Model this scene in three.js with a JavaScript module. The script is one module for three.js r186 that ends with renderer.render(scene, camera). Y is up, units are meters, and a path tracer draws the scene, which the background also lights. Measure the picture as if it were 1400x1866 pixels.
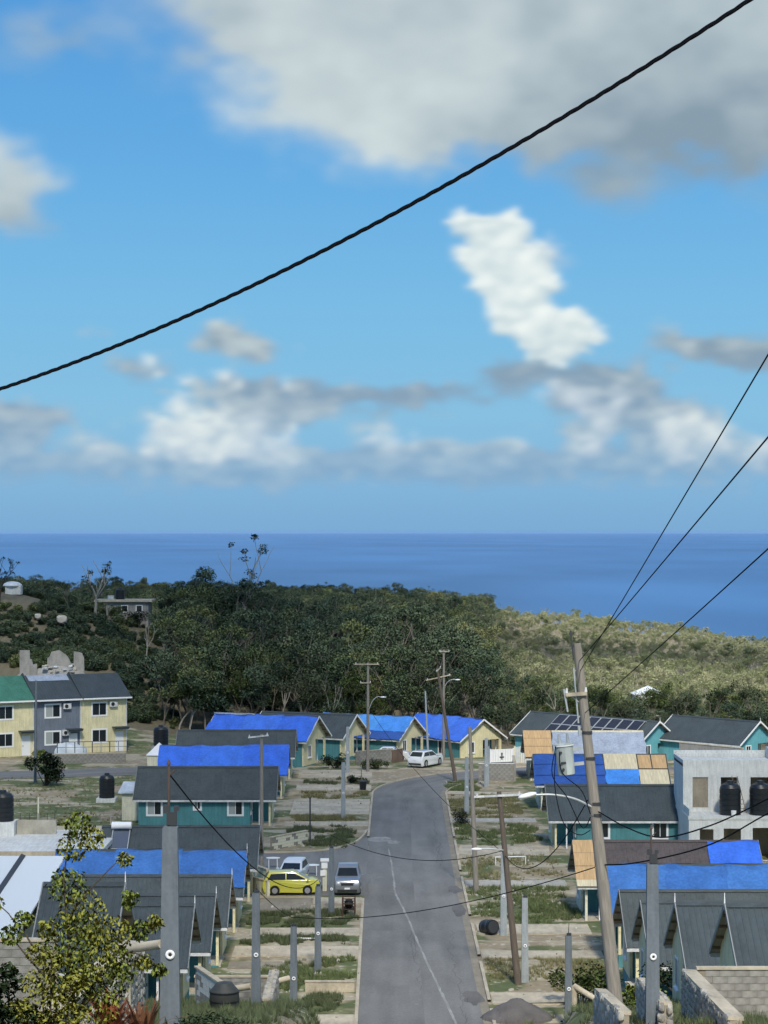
import * as THREE from 'three';
import { mergeGeometries, toCreasedNormals } from 'three/addons/utils/BufferGeometryUtils.js';

// ---------------------------------------------------------------- noise and random numbers
function rng(seed) { let a = seed >>> 0; return () => { a = (a + 0x6D2B79F5) >>> 0; let t = a; t = Math.imul(t ^ (t >>> 15), t | 1); t ^= t + Math.imul(t ^ (t >>> 7), t | 61); return ((t ^ (t >>> 14)) >>> 0) / 4294967296; }; }
const { clamp, smoothstep, lerp } = THREE.MathUtils;
const h3 = (x, y, z) => { let n = Math.imul(x, 374761393) ^ Math.imul(y, 668265263) ^ Math.imul(z, 1274126177); n = Math.imul(n ^ (n >>> 13), 1274126177); return ((n ^ (n >>> 16)) >>> 0) / 4294967296; };
const q5 = (t) => t * t * t * (t * (t * 6 - 15) + 10);
function noise3(x, y, z) {
  const ix = Math.floor(x), iy = Math.floor(y), iz = Math.floor(z), u = q5(x - ix), v = q5(y - iy), w = q5(z - iz);
  const L = (a, b, t) => a + (b - a) * t;
  return L(L(L(h3(ix, iy, iz), h3(ix + 1, iy, iz), u), L(h3(ix, iy + 1, iz), h3(ix + 1, iy + 1, iz), u), v), L(L(h3(ix, iy, iz + 1), h3(ix + 1, iy, iz + 1), u), L(h3(ix, iy + 1, iz + 1), h3(ix + 1, iy + 1, iz + 1), u), v), w);
}
function noise2(x, y) {
  const ix = Math.floor(x), iy = Math.floor(y), u = q5(x - ix), v = q5(y - iy);
  const a = h3(ix, iy, 7), b = h3(ix + 1, iy, 7), c = h3(ix, iy + 1, 7), d = h3(ix + 1, iy + 1, 7);
  return a + (b - a) * u + (c - a) * v + (a - b - c + d) * u * v;
}
function fbm(x, y, oct = 4) { let s = 0, a = 0.5, t = 0; for (let i = 0; i < oct; i++) { s += a * noise2(x, y); t += a; a *= 0.5; x = x * 2.03 + 17.1; y = y * 2.03 + 5.3; } return s / t; }
const lin = (c) => (c /= 255, c <= 0.04045 ? c / 12.92 : Math.pow((c + 0.055) / 1.055, 2.4));
const L3 = (r, g, b) => [lin(r), lin(g), lin(b)];
const mix3 = (a, b, t) => [a[0] + (b[0] - a[0]) * t, a[1] + (b[1] - a[1]) * t, a[2] + (b[2] - a[2]) * t];

// ---------------------------------------------------------------- camera (24 m above the village street, looking north along it)
const scene = new THREE.Scene();
const camera = new THREE.PerspectiveCamera(26.27, 768 / 1024, 0.3, 4e5);
camera.position.set(0, 24, 0);
camera.lookAt(0, 24 + 0.0088 * 100, -100);
const renderer = new THREE.WebGLRenderer();
renderer.toneMapping = THREE.LinearToneMapping;
renderer.toneMappingExposure = 1.3;
renderer.shadowMap.enabled = true;

// ---------------------------------------------------------------- sky: air and soft clouds, computed for every direction
const SUN = new THREE.Vector3(0.06, 0.70, 0.71).normalize();
{
  const W = 2048, H = 2048, data = new Float32Array(W * H * 4);
  const ramp = [[0, L3(124, 171, 211)], [1.2, L3(131, 180, 217)], [3, L3(136, 192, 225)], [6, L3(122, 187, 229)], [9.5, L3(103, 173, 227)], [13.6, L3(86, 156, 219)], [30, L3(70, 134, 208)], [90, L3(56, 112, 188)]];
  const air = (el) => { let i = 0; while (i < ramp.length - 2 && el > ramp[i + 1][0]) i++; return mix3(ramp[i][1], ramp[i + 1][1], clamp((el - ramp[i][0]) / (ramp[i + 1][0] - ramp[i][0]), 0, 1)); };
  // soft clouds by heading and height in hundredths of a radian: [heading, height, half width, half height, weight, brightness 0 grey .. 1 white]
  const soft = [
    // the large broad cloud
    [6, 26, 15, 5.5, 1.3, 0.6], [16, 25, 13, 5.5, 1.3, 0.55], [-3, 24, 6, 3.2, 0.85, 0.68], [-0.6, 19.8, 5.2, 2.6, 1.25, 1.0], [4.5, 20.4, 5, 2.6, 0.9, 0.75], [7, 18.6, 4, 1.7, 0.55, 0.2], [13.5, 18.6, 7, 2.1, 0.95, -0.15], [10, 21.5, 6, 2.2, 0.8, 0.42], [20, 20, 8, 3.2, 1, 0.05], [28, 26, 14, 8, 1.2, 0.4], [-6.6, 23.8, 2.2, 1.6, 0.5, 0.6],
    [10.4, 15.7, 1.9, 1.0, 0.6, 0.05], [-15, 22.4, 3, 1.5, 0.55, 0.35], [-17.3, 15.6, 2.5, 1.9, 1.1, 0.75], [-17, 14.2, 2.4, 1.0, 0.6, 0.2],
    // grey shreds
    [-6.4, 8.4, 2.3, 0.75, 0.85, 0.3], [-7.2, 9.2, 1.3, 0.7, 0.75, 0.3], [-11.2, 7.4, 1.9, 0.8, 0.6, 0.1], [3, 6.3, 3.6, 0.55, 0.62, -0.1], [-1.2, 6.4, 3, 0.7, 0.6, 0], [6.4, 7.25, 2.4, 0.7, 0.72, -0.1], [10, 6.7, 2.2, 1.3, 0.85, 0.02], [14.2, 8.3, 3.1, 0.8, 0.85, 0.16], [17.6, 7.9, 3, 0.7, 0.8, 0.05], [-13, 9, 1.2, 0.7, 0.35, 0.3],
    // low haze of small clouds
    [-17, 4.4, 2.6, 1.3, 0.75, 0.15], [-17.5, 3.4, 2, 0.6, 0.6, 0.5], [-12.8, 3.7, 1.1, 0.6, 0.55, 0.6], [-8, 4.6, 3.4, 1.5, 0.85, 0.45], [-4.6, 5.6, 2.4, 1.2, 0.8, 0.2], [-6.4, 6.4, 2.8, 0.8, 0.75, 0.0], [-0.4, 4.2, 1.3, 0.8, 0.55, 0.5], [1.8, 3.9, 1.2, 0.7, 0.5, 0.4], [6, 3.7, 1.4, 0.6, 0.5, 0.4], [9.6, 5.7, 1.9, 1.2, 0.8, 0.3], [9.3, 4.2, 1.2, 0.9, 0.6, 0.5], [12, 4, 1.2, 0.8, 0.45, 0.3], [14.2, 4.4, 2.0, 1.0, 0.8, 0.5], [17.6, 3.6, 2, 0.9, 0.6, 0.4], [0, 2.5, 24, 0.8, 0.6, 0.12], [-9, 3.0, 10, 0.7, 0.55, 0.2], [9, 3.1, 10, 0.7, 0.55, 0.2], [3, 3.6, 6, 0.4, 0.5, 0.1], [-16.5, 5.2, 3.2, 1.2, 0.7, 0.2], [12, 5.2, 3, 1.4, 0.55, 0.1], [0.5, 5.4, 3, 0.6, 0.45, 0.05],
  ];
  // heaped clouds: opacity, lit and shaded tone, and their lobes [heading, height, radius]
  const heaps = [
    { a: 1, lit: L3(250, 255, 250), dim: L3(172, 198, 210), w: 0.3, soft: 0.2, lobes: [[3.5, 14.1, 0.6], [4.4, 13.6, 0.8], [5.7, 14.05, 0.7], [5.7, 13.3, 0.95], [4.5, 12.4, 0.95], [5.5, 12.2, 1.15], [6.9, 12.7, 0.55], [7.0, 11.9, 0.85], [4.7, 11.4, 0.85], [5.6, 10.8, 1.05], [6.7, 10.8, 0.95], [7.7, 11.2, 0.5], [5.9, 9.9, 0.9], [7.3, 9.5, 1.1], [8.6, 9.5, 0.85], [9.0, 8.8, 0.7], [9.7, 8.9, 0.45], [7.1, 8.6, 0.8], [7.9, 8.2, 0.7], [6.5, 9.0, 0.7]] },
    { a: 0.5, lit: L3(215, 228, 235), dim: L3(160, 185, 210), w: 0.4, soft: 0.5, lobes: [[7.6, 12.6, 0.7], [8.1, 12.2, 0.5]] },
    { a: 0.92, lit: L3(238, 246, 242), dim: L3(166, 190, 212), w: 0.45, soft: 0.45, lobes: [[-9.25, 5.6, 0.7], [-10, 4.5, 0.9], [-8.75, 4.3, 1.1], [-7.6, 5.0, 0.8], [-7, 3.9, 0.9], [-9.25, 3.8, 0.9], [-10.7, 3.7, 0.6], [-8.2, 3.6, 0.8]] },
    { a: 0.7, lit: L3(226, 236, 238), dim: L3(160, 186, 212), w: 0.5, soft: 0.5, lobes: [[-5.75, 4.6, 0.9], [-5.1, 3.7, 0.8], [-6.3, 3.8, 0.8], [-4.4, 4.2, 0.7]] },
    { a: 0.9, lit: L3(240, 247, 244), dim: L3(190, 208, 220), w: 0.4, soft: 0.4, lobes: [[-4.1, 4.75, 0.36], [-4.0, 3.3, 0.3], [-8.9, 6.9, 0.36], [-7.2, 7.05, 0.42], [-6.6, 6.7, 0.3], [-4.5, 6.7, 0.36], [-10.7, 7.6, 0.45], [-10.2, 7.0, 0.35]] },
    { a: 0.72, lit: L3(226, 236, 238), dim: L3(165, 188, 214), w: 0.5, soft: 0.5, lobes: [[7.75, 6.4, 0.6], [8.75, 5.8, 0.8], [10.5, 5.8, 0.75], [9.75, 5.0, 0.8], [9.3, 4.0, 0.7]] },
    { a: 0.82, lit: L3(238, 245, 240), dim: L3(170, 192, 215), w: 0.5, soft: 0.55, lobes: [[13, 4.6, 0.9], [14, 5.0, 0.9], [15, 4.4, 0.8], [13.6, 3.9, 0.8]] },
    { a: 0.6, lit: L3(232, 240, 238), dim: L3(170, 194, 216), w: 0.5, soft: 0.55, lobes: [[-0.4, 4.2, 0.7], [0.3, 4.0, 0.6], [1.4, 3.8, 0.5], [-0.5, 2.3, 0.25], [6, 3.8, 0.45], [-12.8, 3.7, 0.6], [17, 3.6, 0.8]] },
  ];
  for (const h of heaps) { const r = rng(h.lobes.length * 7 + 1); for (const l of [...h.lobes]) for (let i = 0; i < 6; i++) { const t = r() * 6.283, q = l[2] * (0.34 + 0.24 * r()); h.lobes.push([l[0] + Math.cos(t) * l[2] * 0.85, l[1] + Math.sin(t) * l[2] * 0.85, q]); } h.box = [Math.min(...h.lobes.map((l) => l[0] - l[2])) - 1, Math.max(...h.lobes.map((l) => l[0] + l[2])) + 1, Math.min(...h.lobes.map((l) => l[1] - l[2])) - 1, Math.max(...h.lobes.map((l) => l[1] + l[2])) + 1]; }
  const grey = L3(138, 157, 170), white = L3(216, 227, 226), lowGrey = L3(134, 164, 193);
  for (let row = 0; row < H; row++) {
    const up = ((row + 0.5) / H - 0.5) * Math.PI, el = up * 180 / Math.PI, y = Math.sin(up);
    const base = air(Math.max(0, el));
    for (let col = 0; col < W; col++) {
      const ro = ((col + 0.5) / W - 0.5) * 2 * Math.PI, x = Math.cos(ro) * Math.cos(up), z = Math.sin(ro) * Math.cos(up), k = (row * W + col) * 4;
      const shadeAt = (x, z) => {
        let c = base;
        if (el > 0) {
          const az = Math.atan2(x, -z), hu = az * 100, hv = Math.tan(Math.min(up, 1.2)) * 100;
          const inView = smoothstep(Math.abs(hu), 18, 27) + smoothstep(hv, 26, 36) - smoothstep(Math.abs(hu), 18, 27) * smoothstep(hv, 26, 36);
          if (inView > 0.01) {                                    // broken fair-weather cloud over the rest of the sky
            const s = 1.15 / (y + 0.13), px = x * s + 3.1, pz = z * s + 8.7;
            const d = fbm(px * 1.15, pz * 1.15, 5) + 0.30 * (noise2(px * 0.45, pz * 0.45) - 0.5), a = smoothstep(d, 0.47, 0.66) * inView * smoothstep(el, 1, 7);
            const lum = clamp(1.15 - (d - 0.47) * 2.6, 0.25, 1);
            c = mix3(c, mix3(grey, white, lum), a * 0.93);
          }
          if (Math.abs(hu) < 46 && hv < 44) {
            let sum = 0, lit = 0, den = 0;
            const wx = (fbm(hu * 0.55 + 40, hv * 0.75, 4) - 0.5), wy = (fbm(hu * 0.55 + 90, hv * 0.75 + 30, 4) - 0.5);
            for (const [cx, cy, rx, ry, w, b] of soft) {
              const dx = (hu - cx + wx * Math.min(3.4, rx * 1.1)) / rx, dy = (hv - cy + wy * Math.min(2.6, ry * 1.3)) / ry, e = dx * dx + dy * dy;
              if (e > 5) continue;
              const g = w * Math.exp(-e * 1.1); sum += g; den += g; lit += g * (b + clamp(dy, -1.2, 1.2) * 0.12);
            }
            if (sum > 0.04) {
              const high = smoothstep(hv, 11, 14), fine = fbm(hu * lerp(1.3, 0.42, high), hv * lerp(1.9, 0.55, high) + 11, 4) - 0.5;
              const a = smoothstep(sum + fine * lerp(0.75, 0.35, high), lerp(0.24, 0.12, high), lerp(0.8, 1.15, high)), b = clamp(lit / den + fine * lerp(0.9, 0.5, high), 0, 1);
              const sh = hv < 10 ? mix3(lowGrey, grey, clamp((hv - 3) / 7, 0, 1)) : grey;
              const near = clamp((hv - 1.5) / 4, 0.25, 1);
              c = mix3(c, mix3(sh, white, b), a * (0.45 + 0.5 * near));
            }
          }
        }
        if (el > 0 && el < 12 && x * x < 0.06 && z < 0) {
          const hu = Math.atan2(x, -z) * 100, hv = Math.tan(up) * 100;
          for (const h of heaps) {
            if (hu < h.box[0] || hu > h.box[1] || hv < h.box[2] || hv > h.box[3]) continue;
            const qx = hu + h.w * 2 * (fbm(hu * 1.3 + 7, hv * 1.3 + 70, 4) - 0.5), qy = hv + h.w * 2 * (fbm(hu * 1.3 + 37, hv * 1.3 + 20, 4) - 0.5);
            let best = -9, sh = 0, ws = 0;
            for (const [cx, cy, r] of h.lobes) { const dx = (qx - cx) / r, dy = (qy - cy) / r, e = 1 - Math.hypot(dx, dy); if (e * r > best) best = e * r; if (e > -0.3) { const g = Math.exp(e * 5) * (0.4 + r); ws += g; sh += g * clamp(0.42 + 0.6 * dy - 0.2 * dx + 0.35 * e, 0, 1); } }
            const al = smoothstep(best, -0.02, h.soft) * h.a; if (al <= 0) continue;
            const lum = clamp((ws > 0 ? sh / ws : 0.6) + 0.5 * (fbm(hu * 1.1, hv * 1.3 + 5, 3) - 0.5) - 0.04, 0, 1);
            c = mix3(c, mix3(h.dim, h.lit, lum), al);
          }
        }
        return c;
      };
      let c;
      if (el > 0 && el < 24 && z < 0 && x * x < 0.2) { // finer steps where single clouds stand
        c = [0, 0, 0]; for (const o of [-1, 0, 1]) { const rr = ro + o * 2 * Math.PI / W / 3, q = shadeAt(Math.cos(rr) * Math.cos(up), Math.sin(rr) * Math.cos(up)); for (let i = 0; i < 3; i++) c[i] += q[i] / 3; }
      } else c = shadeAt(x, z);
      data[k] = c[0] / 1.3; data[k + 1] = c[1] / 1.3; data[k + 2] = c[2] / 1.3; data[k + 3] = 1;
    }
  }
  const t = new THREE.DataTexture(data, W, H, THREE.RGBAFormat, THREE.FloatType);
  t.mapping = THREE.EquirectangularReflectionMapping; t.magFilter = THREE.LinearFilter; t.needsUpdate = true;
  scene.background = t; scene.environment = t;
}
const sun = new THREE.DirectionalLight(new THREE.Color(1, 0.94, 0.84), 5);
sun.position.copy(SUN).multiplyScalar(400).add(new THREE.Vector3(0, 0, -250)); sun.target.position.set(0, 0, -250);
sun.castShadow = true; sun.shadow.radius = 14; sun.shadow.mapSize.set(4096, 4096);
Object.assign(sun.shadow.camera, { left: -250, right: 250, top: 300, bottom: -300, near: 1, far: 1500 });
scene.add(sun, sun.target);

// ---------------------------------------------------------------- builders
const names = new Map();
function numbered(n) { const k = names.get(n) ?? 0; names.set(n, k + 1); return k ? n + '_' + String(k).padStart(3, '0') : n; }
const V = (x, y, z) => new THREE.Vector3(x, y, z);
const flat = (g) => { const n = g.index ? g.toNonIndexed() : g; for (const k of Object.keys(n.attributes)) if (!['position', 'normal', 'uv'].includes(k)) n.deleteAttribute(k); if (!n.attributes.uv) n.setAttribute('uv', new THREE.BufferAttribute(new Float32Array(n.attributes.position.count * 2), 2)); return n; };
const join = (list) => { list = [].concat(list); return list.length === 1 ? list[0] : mergeGeometries(list.map(flat)); };
function mesh(name, geos, m, parent) {
  const o = new THREE.Mesh(join(geos), m); o.name = name; o.castShadow = o.receiveShadow = true; if (parent) parent.add(o); return o;
}
function thing(name, label, category, [x, y, z] = [0, 0, 0], turn = 0, group) {
  const o = new THREE.Group(); o.name = numbered(name); o.position.set(x, y, z); o.rotation.y = turn; o.userData = { label, category }; if (group) o.userData.group = group; scene.add(o); return o;
}
function single(name, geos, m, label, category, group) { const o = mesh(numbered(name), geos, m, scene); o.userData = { label, category }; if (group) o.userData.group = group; return o; }
function struct(name, geos, m) { const o = mesh(numbered(name), geos, m, scene); o.userData = { kind: 'structure' }; return o; }
// box with its base at y and uv in metres
function bx(w, h, d, x = 0, y = 0, z = 0, ry = 0) {
  const g = new THREE.BoxGeometry(w, h, d), uv = g.attributes.uv, dims = [[d, h], [d, h], [w, d], [w, d], [w, h], [w, h]];
  for (let i = 0; i < 24; i++) { const [a, b] = dims[i >> 2]; uv.setXY(i, uv.getX(i) * a + x * 0.37 + z * 0.61, uv.getY(i) * b + y); }
  g.translate(0, h / 2, 0); if (ry) g.rotateY(ry); g.translate(x, y, z); return g;
}
const cyl = (rt, rb, h, x = 0, y = 0, z = 0, seg = 14) => { const g = new THREE.CylinderGeometry(rt, rb, h, seg); const uv = g.attributes.uv; for (let i = 0; i < uv.count; i++) uv.setXY(i, uv.getX(i) * 6.28 * rb, uv.getY(i) * h); g.translate(x, y + h / 2, z); return g; };
function bar(a, b, r0, r1 = r0, seg = 8) {
  const d = b.clone().sub(a), len = d.length(), g = new THREE.CylinderGeometry(r1, r0, len, seg, 1), uv = g.attributes.uv;
  for (let i = 0; i < uv.count; i++) uv.setXY(i, uv.getX(i) * 6.28 * r0, uv.getY(i) * len);
  g.translate(0, len / 2, 0); g.applyQuaternion(new THREE.Quaternion().setFromUnitVectors(V(0, 1, 0), d.normalize())); g.translate(a.x, a.y, a.z); return g;
}
const tube = (pts, r, n = 24, seg = 6) => new THREE.TubeGeometry(new THREE.CatmullRomCurve3(pts), n, r, seg, false);
function beamBox(a, b, w, h) {                                   // box of section w x h between two points
  const d = b.clone().sub(a), len = d.length(), g = bx(w, h, len, 0, -h / 2, 0); g.applyQuaternion(new THREE.Quaternion().setFromUnitVectors(V(0, 0, 1), d.normalize())); g.translate((a.x + b.x) / 2, (a.y + b.y) / 2, (a.z + b.z) / 2); return g;
}
function plate(pts, t, holes = []) {                             // polygon in x/y extruded by t along z
  const s = new THREE.Shape(pts.map(([x, y]) => new THREE.Vector2(x, y)));
  for (const h of holes) s.holes.push(new THREE.Path(h.map(([x, y]) => new THREE.Vector2(x, y))));
  return new THREE.ExtrudeGeometry(s, { depth: t, bevelEnabled: false });
}
const rect = (x0, y0, x1, y1) => [[x0, y0], [x1, y0], [x1, y1], [x0, y1]];

// ---------------------------------------------------------------- materials
function tex(w, h, fn, srgb = false, repeat) {
  const d = new Uint8Array(w * h * 4);
  for (let y = 0; y < h; y++) for (let x = 0; x < w; x++) { const c = fn(x / w, y / h, x, y), k = (y * w + x) * 4; for (let i = 0; i < 3; i++) d[k + i] = clamp(Math.round((Array.isArray(c) ? c[i] : c) * 255), 0, 255); d[k + 3] = 255; }
  const t = new THREE.DataTexture(d, w, h); t.wrapS = t.wrapT = THREE.RepeatWrapping; t.magFilter = THREE.LinearFilter; t.minFilter = THREE.LinearMipmapLinearFilter; t.generateMipmaps = true;
  if (srgb) t.colorSpace = THREE.SRGBColorSpace; if (repeat) t.repeat.set(...repeat); t.needsUpdate = true; return t;
}
// seamless grain: four shifted copies blended by position
const tile2 = (f) => (u, v) => { const a = smoothstep(u, 0.75, 1), b = smoothstep(v, 0.75, 1); return lerp(lerp(f(u, v), f(u - 1, v), a), lerp(f(u, v - 1), f(u - 1, v - 1), a), b); };
const gBlotch = tile2((u, v) => 0.55 * fbm(u * 5 + 3, v * 5 + 9, 5) + 0.45 * fbm(u * 38 + 50, v * 38 + 60, 3));
const blotch = tex(512, 512, (u, v) => 0.62 + 0.85 * (gBlotch(u, v) - 0.3), false, [1 / 4.5, 1 / 4.5]);
const gStain = tile2((u, v) => 0.5 * fbm(u * 4 + 13, v * 4 + 19, 5) + 0.3 * fbm(u * 26 + 5, v * 5 + 6, 3) + 0.2 * fbm(u * 50 + 5, v * 50 + 6, 2));
const stain = tex(512, 512, (u, v) => 0.58 + 1.0 * (gStain(u, v) - 0.25), false, [1 / 5, 1 / 5]);
const gStreak = tile2((u, v) => 0.45 * fbm(u * 34 + 3, v * 2.2 + 9, 4) + 0.3 * fbm(u * 5 + 31, v * 5 + 2, 4) + 0.25 * fbm(u * 70, v * 50, 2));
const streak = tex(512, 512, (u, v) => 0.7 + 0.8 * (gStreak(u, v) - 0.28), false, [1 / 3.5, 1 / 3.5]);
const gGrit = tile2((u, v) => 0.6 * noise2(u * 128 + 3, v * 128 + 4) + 0.4 * noise2(u * 256, v * 256));
const grit = tex(512, 512, (u, v) => gGrit(u, v), false, [1 / 2, 1 / 2]);
const gGrain = tile2((u, v) => 0.6 * fbm(u * 60, v * 5, 4) + 0.4 * fbm(u * 14 + 7, v * 3 + 8, 3));
const grain = tex(512, 512, (u, v) => 0.55 + 0.85 * (gGrain(u, v) - 0.2), false, [1 / 1.2, 1 / 2.4]);
const gWrinkle = tile2((u, v) => { const a = fbm(u * 6, v * 6, 4), b = fbm(u * 12 + 30, v * 12, 4); return 1 - Math.abs(2 * a - 1) * 0.8 - Math.abs(2 * b - 1) * 0.5; });
const wrinkle = tex(512, 512, (u, v) => gWrinkle(u, v), false, [1 / 4, 1 / 4]);
const M = {};
function mat(key, rgb, rough = 0.85, opt = {}) {
  const m = new THREE.MeshPhysicalMaterial({ roughness: rough, ...opt }); m.color.setRGB(...rgb); m.name = key; M[key] = m; return m;
}
mat('roofDark', [0.066, 0.085, 0.090], 0.62, { map: blotch, bumpMap: grit, bumpScale: 0.002 });
mat('roofDark2', [0.054, 0.072, 0.080], 0.6, { map: blotch, bumpMap: grit, bumpScale: 0.002 });
mat('roofDark3', [0.076, 0.092, 0.092], 0.7, { map: blotch, bumpMap: grit, bumpScale: 0.002 });
mat('soffit', [0.36, 0.32, 0.265], 0.85, { map: grain });
mat('roofGreen', [0.05, 0.20, 0.14], 0.7, { map: blotch });
mat('roofWhite', [0.74, 0.80, 0.84], 0.45, { map: blotch });
mat('roofBrown', [0.105, 0.088, 0.088], 0.85, { map: blotch });
mat('teal', [0.085, 0.27, 0.29], 0.85, { map: streak });
mat('tealLight', [0.13, 0.40, 0.46], 0.85, { map: streak });
mat('cream', [0.78, 0.71, 0.44], 0.85, { map: streak });
mat('creamPale', [0.76, 0.74, 0.58], 0.85, { map: streak });
mat('slate', [0.17, 0.20, 0.25], 0.85, { map: streak });
mat('white', [0.78, 0.79, 0.78], 0.6, { map: blotch });
mat('whiteClean', [0.82, 0.83, 0.83], 0.5);
mat('glass', [0.018, 0.024, 0.028], 0.12, { specularIntensity: 1 });
mat('blind', [0.34, 0.37, 0.36], 0.6);
mat('dark', [0.012, 0.013, 0.014], 0.7);
mat('blackPlastic', [0.010, 0.013, 0.016], 0.42);
mat('tarpBlue', [0.048, 0.185, 0.84], 0.42, { map: blotch, bumpMap: wrinkle, bumpScale: 0.035 });
mat('tarpBlue2', [0.048, 0.17, 0.50], 0.42, { map: blotch, bumpMap: wrinkle, bumpScale: 0.035 });
mat('tarpSky', [0.07, 0.31, 0.88], 0.42, { map: blotch, bumpMap: wrinkle, bumpScale: 0.035 });
mat('tarpDeep', [0.032, 0.11, 0.42], 0.45, { map: blotch, bumpMap: wrinkle, bumpScale: 0.035 });
mat('tarpNavy', [0.03, 0.05, 0.16], 0.5, { map: blotch, bumpMap: wrinkle, bumpScale: 0.035 });
mat('tarpBlueB', [0.060, 0.215, 0.86], 0.4, { map: blotch, bumpMap: wrinkle, bumpScale: 0.035 });
mat('tarpBlue2B', [0.058, 0.195, 0.54], 0.4, { map: blotch, bumpMap: wrinkle, bumpScale: 0.035 });
mat('tarpSkyB', [0.09, 0.36, 0.88], 0.4, { map: blotch, bumpMap: wrinkle, bumpScale: 0.035 });
mat('tarpGrey', [0.36, 0.42, 0.52], 0.5, { map: blotch, bumpMap: wrinkle, bumpScale: 0.04 });
mat('ply', [0.60, 0.40, 0.20], 0.8, { map: grain });
mat('plyPale', [0.70, 0.62, 0.42], 0.8, { map: grain });
mat('wood', [0.20, 0.13, 0.08], 0.9, { map: grain });
mat('poleWood', [0.33, 0.30, 0.255], 0.9, { map: grain, bumpMap: grain, bumpScale: 0.01 });
mat('poleBrown', [0.17, 0.135, 0.105], 0.9, { map: grain, bumpMap: grain, bumpScale: 0.01 });
mat('postGrey', [0.155, 0.185, 0.21], 0.85, { map: streak });
mat('postPale', [0.36, 0.40, 0.42], 0.85, { map: streak });
mat('bargeGrey', [0.30, 0.32, 0.325], 0.6, { map: blotch });
mat('rustPipe', [0.11, 0.075, 0.06], 0.8, { map: stain });
mat('metal', [0.50, 0.53, 0.53], 0.45, { metalness: 0.3 });
mat('darkMetal', [0.06, 0.065, 0.07], 0.5, { metalness: 0.4 });
mat('concrete', [0.57, 0.50, 0.375], 0.92, { map: stain, bumpMap: grit, bumpScale: 0.004 });
mat('concreteWhite', [0.66, 0.68, 0.66], 0.9, { map: streak });
mat('concreteDark', [0.32, 0.28, 0.21], 0.92, { map: stain, bumpMap: grit, bumpScale: 0.004 });
mat('block', [0.36, 0.35, 0.32], 0.92, { map: stain, bumpMap: grit, bumpScale: 0.004 });
mat('stone', [0.40, 0.385, 0.34], 0.95, { map: stain, bumpMap: grit, bumpScale: 0.006 });
mat('stone2', [0.33, 0.315, 0.28], 0.95, { map: stain, bumpMap: grit, bumpScale: 0.006 });
mat('stone3', [0.50, 0.475, 0.41], 0.95, { map: stain, bumpMap: grit, bumpScale: 0.006 });
mat('wire', [0.006, 0.007, 0.010], 0.9, { specularIntensity: 0.25 });
mat('bark', [0.20, 0.175, 0.14], 0.95, { map: grain });
mat('barkPale', [0.34, 0.32, 0.27], 0.95, { map: grain });
mat('barkDark', [0.07, 0.055, 0.04], 0.95, { map: grain });
const leafMat = (key, rgb) => mat(key, rgb, 0.75, { side: THREE.DoubleSide, transmission: 0.3, specularIntensity: 0.4 });
leafMat('leaf', [0.10, 0.145, 0.040]); leafMat('leafDark', [0.030, 0.055, 0.022]); leafMat('leafLime', [0.24, 0.30, 0.055]); leafMat('leafYellow', [0.33, 0.34, 0.06]); leafMat('leafGrey', [0.11, 0.14, 0.075]);
leafMat('leafRed', [0.36, 0.12, 0.055]); leafMat('leafPurple', [0.13, 0.035, 0.055]);

// ---------------------------------------------------------------- terrain: street on a plateau, camera hill, wooded rise behind, then down to the sea
const ROWS = [255, 300, 340, 420, 560, 800, 900, 1300, 2600], COLS = [-0.235, -0.175, -0.125, -0.075, -0.025, 0.025, 0.075, 0.125, 0.175, 0.235];
const HGT = [
  [2, 1.5, 0.8, -0.5, -1.5, -1.6, -1.6, -1.6, -1.6, -1.6],
  [10, 9, 7, 3, 2, 1, -2, -3, -3, -3],
  [15, 14.4, 10.8, 6, 4.2, 2.5, -4, -5, -6, -6],
  [8, 6, 3.5, 2, 2.2, 1.0, -7, -8, -9, -9],
  [3, 1, -0.5, -0.5, 0.2, -1.2, -9, -11, -13, -14],
  [2, 0, -2, -2.5, -3.5, -5, -9.5, -14, -21, -24],
  [0, -2, -4, -5, -6, -8, -14, -18, -25, -28],
  [-60, -60, -60, -60, -60, -60, -60, -62, -66, -70],
  [-240, -240, -240, -240, -240, -240, -240, -240, -240, -240]];
function ground(x, D) {
  const a = lerp(118, 104, smoothstep(x, lerp(-3.4, -9.5, smoothstep(D, 93, 108)), lerp(-1.7, -5, smoothstep(D, 93, 108))) * (1 - smoothstep(x, lerp(5.6, 7.8, smoothstep(D, 82, 102)), lerp(7.2, 12, smoothstep(D, 82, 102))))) - D;
  let y = a > -30 ? 0.2 * (Math.sqrt(a * a + 36) - 6) : 0; if (a < 0) y *= clamp((a + 12) / 12, 0, 1) * 0.0;
  if (a < 0) y = 0;
  const dip = -1.6 * smoothstep(D, 225, 252) * smoothstep(x, -26, -12);
  if (D <= 255) { const k = smoothstep(D, 244, 255); return (y + dip) * (1 - k) + k * tab(x, 255); }
  return tab(x, D) + 1.6 * (fbm(x / 28 + 5, D / 28 + 9, 3) - 0.5) * smoothstep(D, 258, 320);
}
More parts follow.
